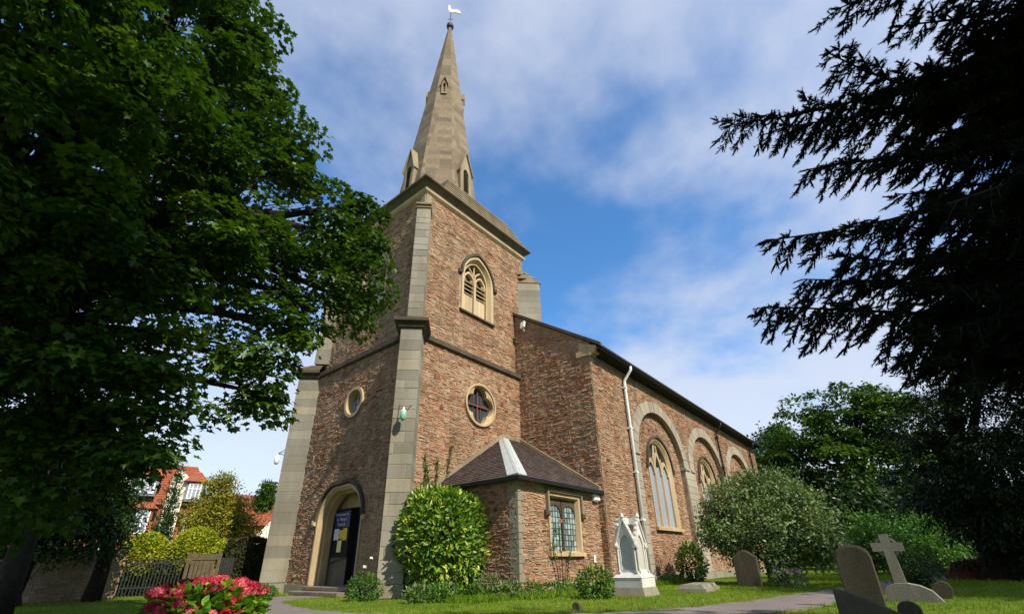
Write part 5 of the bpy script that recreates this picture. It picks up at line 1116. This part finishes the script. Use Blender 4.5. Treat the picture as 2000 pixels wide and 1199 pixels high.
# white marble gabled monument
mx, my = 12.05, 5.80; t = thing('gabled_monument', 'white marble gothic monument with gabled arched faces near the nave wall', 'monument', (mx+.38, my+.38, 0))
W_ = .72; fm = [Frame((mx, my, 0), X, -Y), Frame((mx, my, 0), Y, -X), Frame((mx, my+W_, 0), X, Y), Frame((mx+W_, my, 0), Y, X)]
mb = MB(); mb.hexa([(mx-.10, my-.10, -.02), (mx+W_+.10, my-.10, -.02), (mx+W_+.10, my+W_+.10, -.02), (mx-.10, my+W_+.10, -.02), (mx-.04, my-.04, .20), (mx+W_+.04, my-.04, .20), (mx+W_+.04, my+W_+.04, .20), (mx-.04, my+W_+.04, .20)]); mb.build('base_course', M['plinth'], t)
mb = MB(); mb.box((mx-.03, my-.03, .20), (mx+W_+.03, my+W_+.03, .42)); mb.hexa([(mx-.045, my-.045, .42), (mx+W_+.045, my-.045, .42), (mx+W_+.045, my+W_+.045, .42), (mx-.045, my+W_+.045, .42), (mx+.07, my+.07, .54), (mx+W_-.07, my+.07, .54), (mx+W_-.07, my+W_-.07, .54), (mx+.07, my+W_-.07, .54)]); mb.build('plinth_block', M['marble'], t)
body = MB(); body.box((mx+.12, my+.12, .5), (mx+W_-.12, my+W_-.12, 1.40)); body.build('core', M['marble'], t)
for fr in fm:
    c = W_/2; g_ = MB(); hole = opening(.175, .60, 1.14, 1.44, 7, c); g_.sheet(fr, [(.09, .53), (W_-.09, .53), (W_-.09, 1.18), (c, 1.80), (.09, 1.18)], [hole], -.075); g_.strip([fr.p(u, z, -.075) for u, z in hole], [fr.p(u, z, -.118) for u, z in hole], True); fc = g_.build('gable_face', M['marble'], t)
    g_ = MB(); g_.sheet(fr, hole, (), -.112); g_.build('inscription_panel', M['marble_grey'], t)
    for s in (-1, 1):
        g_ = MB(); u = c+s*.24; g_.tube([fr.p(u, .54, -.06), fr.p(u, 1.12, -.06)], .022, 8); g_.fbox(fr, u-.035, u+.035, 1.12, 1.17, -.095, -.02); g_.fbox(fr, u-.035, u+.035, .53, .57, -.095, -.02); g_.build('colonnette', M['marble'], t)
        g_ = MB(); g_.hexa([fr.p(c+s*.32, 1.10, -.03), fr.p(c, 1.80, -.03), fr.p(c, 1.80, -.14), fr.p(c+s*.32, 1.10, -.14), fr.p(c+s*.34, 1.15, -.03), fr.p(c, 1.88, -.03), fr.p(c, 1.88, -.14), fr.p(c+s*.34, 1.15, -.14)])
        for q in range(6): f_ = (q+.5)/6; p = fr.p(c+s*.345*(1-f_), 1.13+.75*f_, -.08); g_.lathe(p, [(.005, -.03), (.035, -.01), (.03, .03), (.005, .045)], 6)
        g_.build('crocketed_coping', M['marble'], t)
mb = MB(); mb.box((mx+.30, my+.10, 1.70), (mx+W_-.30, my+W_-.10, 1.86)); mb.box((mx+.10, my+.30, 1.702), (mx+W_-.10, my+W_-.30, 1.862)); mb.lathe((mx+W_/2, my+.06, 1.84), [(.03, 0), (.06, .05), (.03, .12), (.004, .15)], 8); mb.lathe((mx+.06, my+W_/2, 1.84), [(.03, 0), (.06, .05), (.03, .12), (.004, .15)], 8); mb.build('ridge', M['marble'], t)
# chest tomb ledger in the grass
t = thing('ledger_tomb', 'flat stone ledger tomb lying low in the lawn', 'tomb', (14.7, 5.2, 0)); fl_ = Frame((14.0, 4.95, 0), Vector((.99, .12, 0)), Vector((.12, -.99, 0)))
mb = MB(); mb.fbox(fl_, -.05, 1.75, -.02, .10, -.72, .05); mb.build('kerb', M['plinth'], t); mb = MB(); P = fl_.p; mb.hexa([P(0, .10, 0), P(1.7, .10, 0), P(1.7, .10, -.67), P(0, .10, -.67), P(.03, .19, -.05), P(1.67, .19, -.05), P(1.67, .19, -.62), P(.03, .19, -.62)]); mb.build('slab', M['palestone'], t)
def headstone(label, c, w, h, th, shape, mat, lean=(0, 0), rz=0.0, sink=.25):
    t = thing('headstone', label, 'headstone', (c[0], c[1], 0), 'headstones in the churchyard'); mb = MB()
    if shape == 'round': out = [(-w/2, -sink), (w/2, -sink), (w/2, h-w*.42)]+[(w/2*math.cos(a), h-w*.42+w*.42*math.sin(a)) for a in np.linspace(0, math.pi, 15)[1:-1]]+[(-w/2, h-w*.42)]
    elif shape == 'ogee': out = [(-w/2, -sink), (w/2, -sink), (w/2, h*.82), (w*.40, h*.855), (w*.30, h*.90), (w*.2, h*.955), (w*.1, h*.99), (0, h), (-w*.1, h*.99), (-w*.2, h*.955), (-w*.30, h*.90), (-w*.40, h*.855), (-w/2, h*.82)]
    elif shape == 'broken': out = [(-w/2, -sink), (w/2, -sink), (w/2, h), (w*.36, h*.97), (w*.1, h*.80), (-w*.2, h*.58), (-w*.42, h*.46), (-w/2, h*.44)]
    else: out = [(-w/2, -sink), (w/2, -sink), (w/2, h*.5), (w*.3, h*.85), (0, h), (-w*.3, h*.85), (-w/2, h*.5)]
    ca, sa = math.cos(rz), math.sin(rz); U_ = Vector((sa, ca, 0)); N_ = Vector((-ca, sa, lean[0])).normalized(); V_ = (Z+U_*lean[1]-Vector((-ca, sa, 0))*lean[0]).normalized(); fr = Frame((c[0], c[1], 0), U_, N_, V_)
    k = .94; inner = [(u*k, z*k+.012) if z > 0 else (u*k, z) for u, z in out]; n = len(out)
    A_ = [fr.p(u, z, -th/2) for u, z in out]; B_ = [fr.p(u, z, th/2-.015) for u, z in out]; C_ = [fr.p(u, z, th/2) for u, z in inner]
    mb.strip(A_, B_, True); mb.strip(B_, C_, True); mb.tess(C_); mb.tess(A_); mb.build('stone', M[mat], t)
    return t
headstone('tall pale headstone with a curved top in front of the rounded shrub', (17.4, 4.68), .72, 1.06, .12, 'ogee', 'oldstone')
headstone('dark headstone in shade just right of the tall curved one', (18.2, 4.0), .6, .8, .1, 'round', 'oldstone')
headstone('big round-topped headstone streaked with dark stains', (10.9, 1.10), .54, 1.0, .10, 'round', 'oldstone')
headstone('nearest headstone with a sloping top edge at the lower right', (5.9, .46), .76, .52, .07, 'broken', 'oldstone', (0, .0))
headstone('small round-topped stone peeping over the nearest headstone', (8.0, .40), .24, .30, .07, 'round', 'oldstone')
headstone('tilted half-buried stone slab right of the cross', (13.6, .10), .36, .34, .09, 'point', 'oldstone', (.0, -.30))
headstone('far pale headstone beside the yew trunk', (27.5, -2.75), .6, .8, .1, 'round', 'palestone')
headstone('small dark stump of a stone in the near lawn', (8.3, 5.35), .16, .13, .08, 'round', 'oldstone')
# stone cross on a rounded base
cx0, cy0 = 12.75, .62; t = thing('stone_cross', 'weathered pale stone cross on a rounded base', 'cross', (cx0, cy0, 0)); fc = Frame((cx0, cy0, 0), Y, -X, Vector((0, .03, 1)))
mb = MB(); P = fc.p; mb.hexa([P(-.10, .2, .06), P(.10, .2, .06), P(.10, .2, -.06), P(-.10, .2, -.06), P(-.075, 1.20, .05), P(.075, 1.20, .05), P(.075, 1.20, -.05), P(-.075, 1.20, -.05)]); mb.build('shaft', M['palestone'], t)
mb = MB(); mb.fbox(fc, -.26, .26, .88, 1.04, -.048, .052); mb.build('arms', M['palestone'], t)
mb = MB(); mb.band(fc, circle(0, .96, .20, 20), circle(0, .96, .155, 20), -.035, .035, True); mb.build('ring', M['palestone'], t)
fb = Frame((cx0, cy0-.1, 0), Y, -X); mb = MB(); out = [(-.46, -.1), (.40, -.1), (.40, .16), (.34, .26), (.2, .31), (0, .31), (-.18, .27), (-.34, .18), (-.46, 0)]; mb.prism(fb, out, -.22, .22); mb.build('base', M['palestone'], t)
t = thing('red_tomb', 'low coped tomb of red stone behind the lawn near the yew', 'tomb', (24.6, -.9, 0)); fr = Frame((24.4, -.9, 0), Y, -X); mb = MB(); mb.prism(fr, [(-.85, .0), (.75, .0), (.75, .18), (-.85, .18)], -.7, .25); mb.build('plinth', M['redstone'], t); mb = MB(); mb.prism(fr, [(-.72, .18), (.62, .18), (.45, .55), (-.30, .66), (-.62, .34)], -.6, .15); mb.build('coped_top', M['redstone'], t)
t = thing('dark_tomb', 'dark coped tomb left of the red one under the trees', 'tomb', (27.5, .3, 0)); fr = Frame((27.4, .4, 0), Y, -X); mb = MB(); mb.prism(fr, [(-.75, 0), (.75, 0), (.6, .45), (0, .75), (-.6, .45)], -.6, .2); mb.build('coped_top', M['oldstone'], t); mb = MB(); mb.fbox(fr, -.85, .85, -.02, .12, -.7, .3); mb.build('plinth', M['oldstone'], t)
# heather clump with mauve flowers by the headstone
M['mauve'] = m_leaf('mauve_petal', [(0, (.25, .12, .25)), (1, (.45, .28, .42))], .2, .6, .2)
h_ = ball_shrub('heather_clump', 'grassy clump with mauve flowers in the lawn right of the tall headstone', 'plant', (17.6, 3.6, .15), .5, .28, 900, .12, M['lilac'], T_NARROW, 351, .2, stem=False, updir=1.0)
for k in range(14): bloom((17.5+R.uniform(-.4, .3), 3.6+R.uniform(-.5, .5), .36+R.uniform(0, .12)), .03, 8, M['mauve'], h_, 500+k, .03)

# ---------------------------------------------------------------- left boundary: wall, gate, railings, hedge, topiary, houses
def pol(az, d, u, z=0.0):
    a = math.radians(az); return Vector((math.cos(a)*d+math.sin(a)*u, math.sin(a)*d-math.cos(a)*u, z))
def polframe(az, d): a = math.radians(az); return Frame((math.cos(a)*d, math.sin(a)*d, 0), Vector((math.sin(a), -math.cos(a), 0)), Vector((-math.cos(a), -math.sin(a), 0)))
fb = polframe(80, 22); t = thing('boundary_wall', 'old stone boundary wall in deep shade on the left', 'wall', tuple(pol(80, 22, -2)))
mb = MB(); mb.fbox(fb, -9, 1.15, -.1, 1.36, -.4, 0); bwl = mb.build('core', M['mortar'], t); rubble(fb, [(-4, 0), (1.15, 0), (1.15, 1.36), (-4, 1.36)], [], bwl, 61, 0, 1.2, (.5, .45))
R = random.Random(8); u = -9.0
while u < 1.15:
    w_ = R.uniform(.10, .17); m_ = MB(); m_.cur = R.random(); m_.fbox(fb, u, min(1.16, u+w_-.012), 1.36, 1.48+R.uniform(-.03, .05), -.42, .03)
    if u > -4: link('coping_stone', m_.mesh('coping_stone', M['oldstone']), bwl)
    u += w_
t = thing('trunk_stump', 'dark leaning tree trunk in front of the boundary wall', 'tree', tuple(pol(80, 20.5, .50)))
mb = MB(); b0 = pol(80, 20.5, .52); mb.tube([tuple(b0-Z*.1), tuple(b0+Z*.7+Vector((.03, 0, 0))), tuple(b0+Z*1.6), tuple(b0+Z*3.0+Vector((-.2, .1, 0)))], [.26, .21, .19, .13], 12); mb.build('trunk', M['bark'], t, True)
mb = MB(); mb.tube([tuple(b0+Z*1.5), tuple(b0+Z*2.4+Vector((.4, .1, 0)))], [.08, .04], 8); mb.build('branch', M['bark'], t)
t = thing('old_tree', 'dark trunk of another tree at the left edge', 'tree', (1.75, 15.6, 0)); mb = MB(); mb.tube([(1.62, 15.6, -.1), (1.65, 15.6, .8), (1.60, 15.65, 2.2), (1.5, 15.8, 4.2)], [.30, .23, .20, .15], 12); mb.build('trunk', M['bark'], t, True)
OB = [(1.5, 15.8, 5.0, 1.5), (.6, 16.2, 4.6, 1.4), (2.3, 16.4, 4.6, 1.1), (.9, 15.6, 6.2, 1.4)]; crown('old', OB, 90, 12, .13, T_LEAF, M['darkleaf'], t, 361, .22, .2, .5, .3)
fg = polframe(72, 23); t = thing('wooden_gate', 'weathered boarded wooden gate between the railings and the hedge', 'gate', tuple(pol(72, 23, .3)))
mb = MB(); mb.fbox(fg, -.10, .88, 1.16, 1.38, -.06, .04); mb.build('top_rail', M['wood'], t); mb = MB(); mb.fbox(fg, -.02, .82, .28, .40, -.06, .0); mb.build('bottom_rail', M['wood'], t)
for k in range(6):
    mb = MB(); mb.cur = rng.random(); u = .0+k*.135; mb.bbox(fg, u, u+.125, .10, 1.2, .0-.05, .035-.02, .008); mb.build('board', M['wood'], t)
for u in (-.16, .86): mb = MB(); mb.fbox(fg, u, u+.12, -.1, 1.42, -.1, .06); mb.build('gate_post', M['wood'], t)
t = thing('railing', 'dark upright railings below the golden topiary', 'railing', tuple(pol(72, 23, -1.3)))
for k in range(24):
    mb = MB(); u = -2.7+k*.105; mb.fbox(fg, u, u+.035, -.02, 1.22+.04*(k % 2), -.04, -.01); mb.build('bar', M['black'], t)
for z in (.25, 1.05): mb = MB(); mb.fbox(fg, -2.75, -.18, z, z+.05, -.055, -.045); mb.build('rail', M['black'], t)
for k in range(5):
    mb = MB(); u = 1.0+k*.09; mb.fbox(fg, u, u+.075, -.02, 1.24, -.06, -.03); mb.build('bar', M['black'], t)
c = pol(72, 24.2, -1.62); ball_shrub('golden_topiary', 'clipped golden privet ball behind the railings, left of three', 'topiary', (c.x, c.y, 1.35), .78, .80, 8000, .11, M['golden'], T_LEAF, 371, .03, group='clipped golden privets')
c = pol(72, 24.2, .02); ball_shrub('golden_topiary', 'largest clipped golden privet dome, above the gate', 'topiary', (c.x, c.y, 1.45), .86, .92, 9500, .11, M['golden'], T_LEAF, 372, .03, group='clipped golden privets')
c = pol(72, 25.5, 1.05); ball_shrub('golden_topiary', 'small bright golden privet ball beside the dark hedge', 'topiary', (c.x, c.y, 1.45), .50, .55, 4500, .10, M['golden'], T_LEAF, 373, .03, group='clipped golden privets', rnv=(.3, 1))
# clipped dark hedge block
fh = polframe(72, 23.5); t = thing('clipped_hedge', 'dark clipped hedge block with a rounded top left of the tower', 'hedge', tuple(pol(72, 23.5, 2.0))); g = np.random.default_rng(3); n = 9000; q = g.random((n, 3)); u = 1.22+1.5*q[:, 0]; dd = -1.6*q[:, 1]; top = 1.98-.30*np.abs((u-1.97)/.75)**4; z = top*q[:, 2]**.55
edge = g.integers(0, 3, n); dd = np.where(edge == 0, -.02+.05*g.random(n), dd); z = np.where(edge == 1, top-.05*g.random(n), z); u = np.where(edge == 2, np.where(g.random(n) < .5, 1.22, 2.72)+.05*g.normal(size=n), u)
P_ = np.array([tuple(fh.p(a, b, c_)) for a, b, c_ in zip(u, z, dd)]); tag(link('foliage', leaf_mesh('foliage', P_, g.normal(size=(n, 3))+[0, 0, .3], g.normal(size=(n, 3)), .08+.05*g.random(n), T_LEAF, M['hedge'], g.random(n)), t), kind='stuff')
mb = MB(); mb.fbox(fh, 1.32, 2.62, -.05, 1.75, -1.5, -.08); mb.build('inner_twigs', M['bark'], t)

fh2 = polframe(72, 24.0); t = thing('low_hedge', 'dark hedge foliage behind the railings under the golden topiary', 'hedge', tuple(pol(72, 24.0, -1.3))); g = np.random.default_rng(31); n = 7000
P_ = np.array([tuple(fh2.p(a, b, c_)) for a, b, c_ in zip(g.uniform(-2.9, -.15, n), 1.15*g.random(n)**.8, g.uniform(-.5, .35, n))]); tag(link('foliage', leaf_mesh('foliage', P_, g.normal(size=(n, 3))+[0, 0, .3], g.normal(size=(n, 3)), .09+.05*g.random(n), T_LEAF, M['darkleaf'], g.random(n)), t), kind='stuff')
mb = MB(); mb.fbox(fh2, -2.8, -.2, -.05, .95, -.5, 0); mb.build('inner_twigs', M['bark'], t)
M['rooftile'] = m_stone('orange_roof_tile', (.26, .075, .045), (.31, .09, .05), (.36, .11, .065), 6, True, .3, dark=(.6, .6, .6)); M['render'] = m_plain('cream_render', (.72, .66, .54), .85, 0, .06, 3); M['brick'] = m_stone('orange_brick', (.30, .10, .05), (.34, .12, .06), (.38, .14, .07), 8, False, .3, dark=(.7, .7, .7)); M['frame'] = m_plain('white_window_frame', (.78, .78, .80), .5, 0, .05); M['slatecheek'] = m_plain('grey_cheek', (.16, .18, .23), .7, 0, .2)
def house(name, label, fr, bays, u0, u1, ze, zr, dep, gables):
    t = thing(name, label, 'house', tuple(fr.p((u0+u1)/2, 0, 0)))
    mb = MB(); mb.fbox(fr, u0, u1, 0, ze, -dep, 0); w_ = mb.build('wall', M['brick'], t)
    P = fr.p; mb = MB(); mb.tess([P(u0-.3, ze-.1, .35), P(u1+.3, ze-.1, .35), P(u1-1.2, zr, -dep/2), P(u0+1.2, zr, -dep/2)]); mb.tess([P(u0-.3, ze-.1, -dep-.3), P(u1+.3, ze-.1, -dep-.3), P(u1-1.2, zr, -dep/2), P(u0+1.2, zr, -dep/2)]); mb.tess([P(u0-.3, ze-.1, .35), P(u0-.3, ze-.1, -dep-.3), P(u0+1.2, zr, -dep/2)]); mb.tess([P(u1+.3, ze-.1, .35), P(u1+.3, ze-.1, -dep-.3), P(u1-1.2, zr, -dep/2)])
    sl = math.hypot(dep/2+.35, zr-ze+.1); nrow = int(sl/.3)
    for k in range(1, nrow): f_ = k/nrow; a, b = P(u0-.3+1.5*f_, ze-.1+(zr-ze+.1)*f_+.02, .35-(dep/2+.35)*f_+.01), P(u1+.3-1.5*f_, ze-.1+(zr-ze+.1)*f_+.02, .35-(dep/2+.35)*f_+.01); mb.tube([a, b], .018, 4, False)
    mb.build('roof', M['rooftile'], t)
    for (ga, gb, gz, ge) in gables:
        mb = MB(); mb.prism(fr, [(ga, 0), (gb, 0), (gb, ge), ((ga+gb)/2, gz), (ga, ge)], -.4, .5); mb.build('gable', M['render'], t)
    for (ba, bb, z0, z1, roof, cheek) in bays:
        mb = MB(); mb.fbox(fr, ba, bb, z0, z1, -.2, .7); mb.build('bay', M['slatecheek' if cheek else 'brick'], t)
        if roof:
            mb = MB(); c = (ba+bb)/2; o_ = [P(ba-.28, z1, 1.0), P(bb+.28, z1, 1.0), P(bb+.28, z1, -.6), P(ba-.28, z1, -.6)]; top = [P(c-.25, z1+roof, -.2), P(c+.25, z1+roof, -.2), P(c+.25, z1+roof, -.9), P(c-.25, z1+roof, -.9)]; mb.strip(o_, top, True); mb.tess(top); mb.tess([p-Z*.02 for p in o_]); mb.build('bay_roof', M['rooftile'], t)
        m_ = .18; wn_ = MB(); wn_.band(fr, [(ba+m_, z0+.2), (ba+m_, z1-.15), (bb-m_, z1-.15), (bb-m_, z0+.2)], [(ba+m_+.1, z0+.3), (ba+m_+.1, z1-.25), (bb-m_-.1, z1-.25), (bb-m_-.1, z0+.3)], .68, .78, True); wo = wn_.build('window', M['frame'], t)
        g_ = MB(); g_.sheet(fr, [(ba+m_+.09, z0+.29), (bb-m_-.09, z0+.29), (bb-m_-.09, z1-.24), (ba+m_+.09, z1-.24)], (), .72); g_.build('pane', M['navewin'], wo)
        for f_ in (1/3, 2/3): g_ = MB(); u_ = ba+m_+(bb-ba-2*m_)*f_; g_.fbox(fr, u_-.04, u_+.04, z0+.25, z1-.2, .73, .77); g_.build('glazing_bar', M['frame'], wo)
        g_ = MB(); zz_ = (z0+z1)/2+.2; g_.fbox(fr, ba+m_, bb-m_, zz_, zz_+.06, .735, .765); g_.build('glazing_bar', M['frame'], wo)
    return t
fH = polframe(76, 52)
house('brick_house', 'brick and cream rendered house with orange tiled roof and bay windows', fH, [(-2.05, -.30, 6.6, 8.3, 1.25, True), (-1.75, -.05, 3.4, 5.6, .85, False), (1.75, 3.1, 6.3, 8.0, 1.0, True), (2.1, 3.4, 3.2, 5.2, .8, False)], -14, 3.6, 6.1, 9.9, 6, [(-2.95, -2.08, 8.9, 8.3), (.55, 1.74, 9.0, 8.4), (-8, -6.2, 9.0, 7.0)])
fH2 = polframe(69.5, 58)
house('white_house', 'white house with an orange tiled roof glimpsed left of the tower buttress', fH2, [(4.3, 5.3, 2.2, 3.9, 0, False)], -3.0, 9.5, 5.0, 8.3, 7, [(2.6, 9.0, 8.0, 4.0)])

# ---------------------------------------------------------------- grass
def grass(n, box, seed, h=(.02, .065), holes=()):
    g = np.random.default_rng(seed); x = g.uniform(box[0], box[1], n); y = g.uniform(box[2], box[3], n); p = np.stack([x, y], 1)
    d = np.min(np.linalg.norm(p[:, None]-PA[None, ::2], axis=2), axis=1); keep = d > .74
    keep &= ~((x > XL-.05) & (y > YL-.05)) & ~((x > XV-.05) & (y > YV-.05)) & ~((x > XN-.05) & (y > YNV-.05)) & ~((x > mx-.05) & (x < mx+W_+.05) & (y > my-.05) & (y < my+W_+.05))
    p = p[keep]; k = 5; m = len(p)*k; P3 = np.zeros((m, 3)); P3[:, :2] = np.repeat(p, k, 0)+g.normal(size=(m, 2))*.03
    hgt = np.repeat(g.uniform(h[0], h[1], len(p)), k)*(.6+.7*g.random(m)); ax = np.stack([g.normal(size=m)*.45, g.normal(size=m)*.45, np.ones(m)], 1)
    rn = np.clip(np.repeat(.42+.30*np.sin(p[:, 0]*.9+.6*np.sin(p[:, 1]*.7))*np.sin(p[:, 1]*1.1+1)+.22*np.sin(p[:, 0]*3.1+p[:, 1]*1.7)*np.sin(p[:, 1]*2.6-p[:, 0])+g.normal(size=len(p))*.22, k)+g.normal(size=m)*.12, 0, 1)
    return P3, ax, np.concatenate([g.normal(size=(m, 2)), np.zeros((m, 1))], 1), hgt, rn
parts = [grass(26000, (4.0, 21, -2.5, 9.5), 1), grass(9000, (1, 10, 8, 20), 2), grass(9000, (19, 36, -6, 6), 3, (.05, .10)), grass(2200, (10, 21, 7.6, 8.6), 4, (.08, .2)), grass(1500, (8.5, 10.6, 8.2, 10.5), 6, (.08, .18))]
cc = [np.concatenate([q[k] for q in parts]) for k in range(5)]
tag(link('grass', leaf_mesh('grass', cc[0], cc[1], cc[2], cc[3], [[(-.09, 0, 0), (.09, 0, 0), (0, 1, .25)]], M['grass'], cc[4])), 'short sunlit grass of the churchyard lawn', 'grass', kind='stuff')
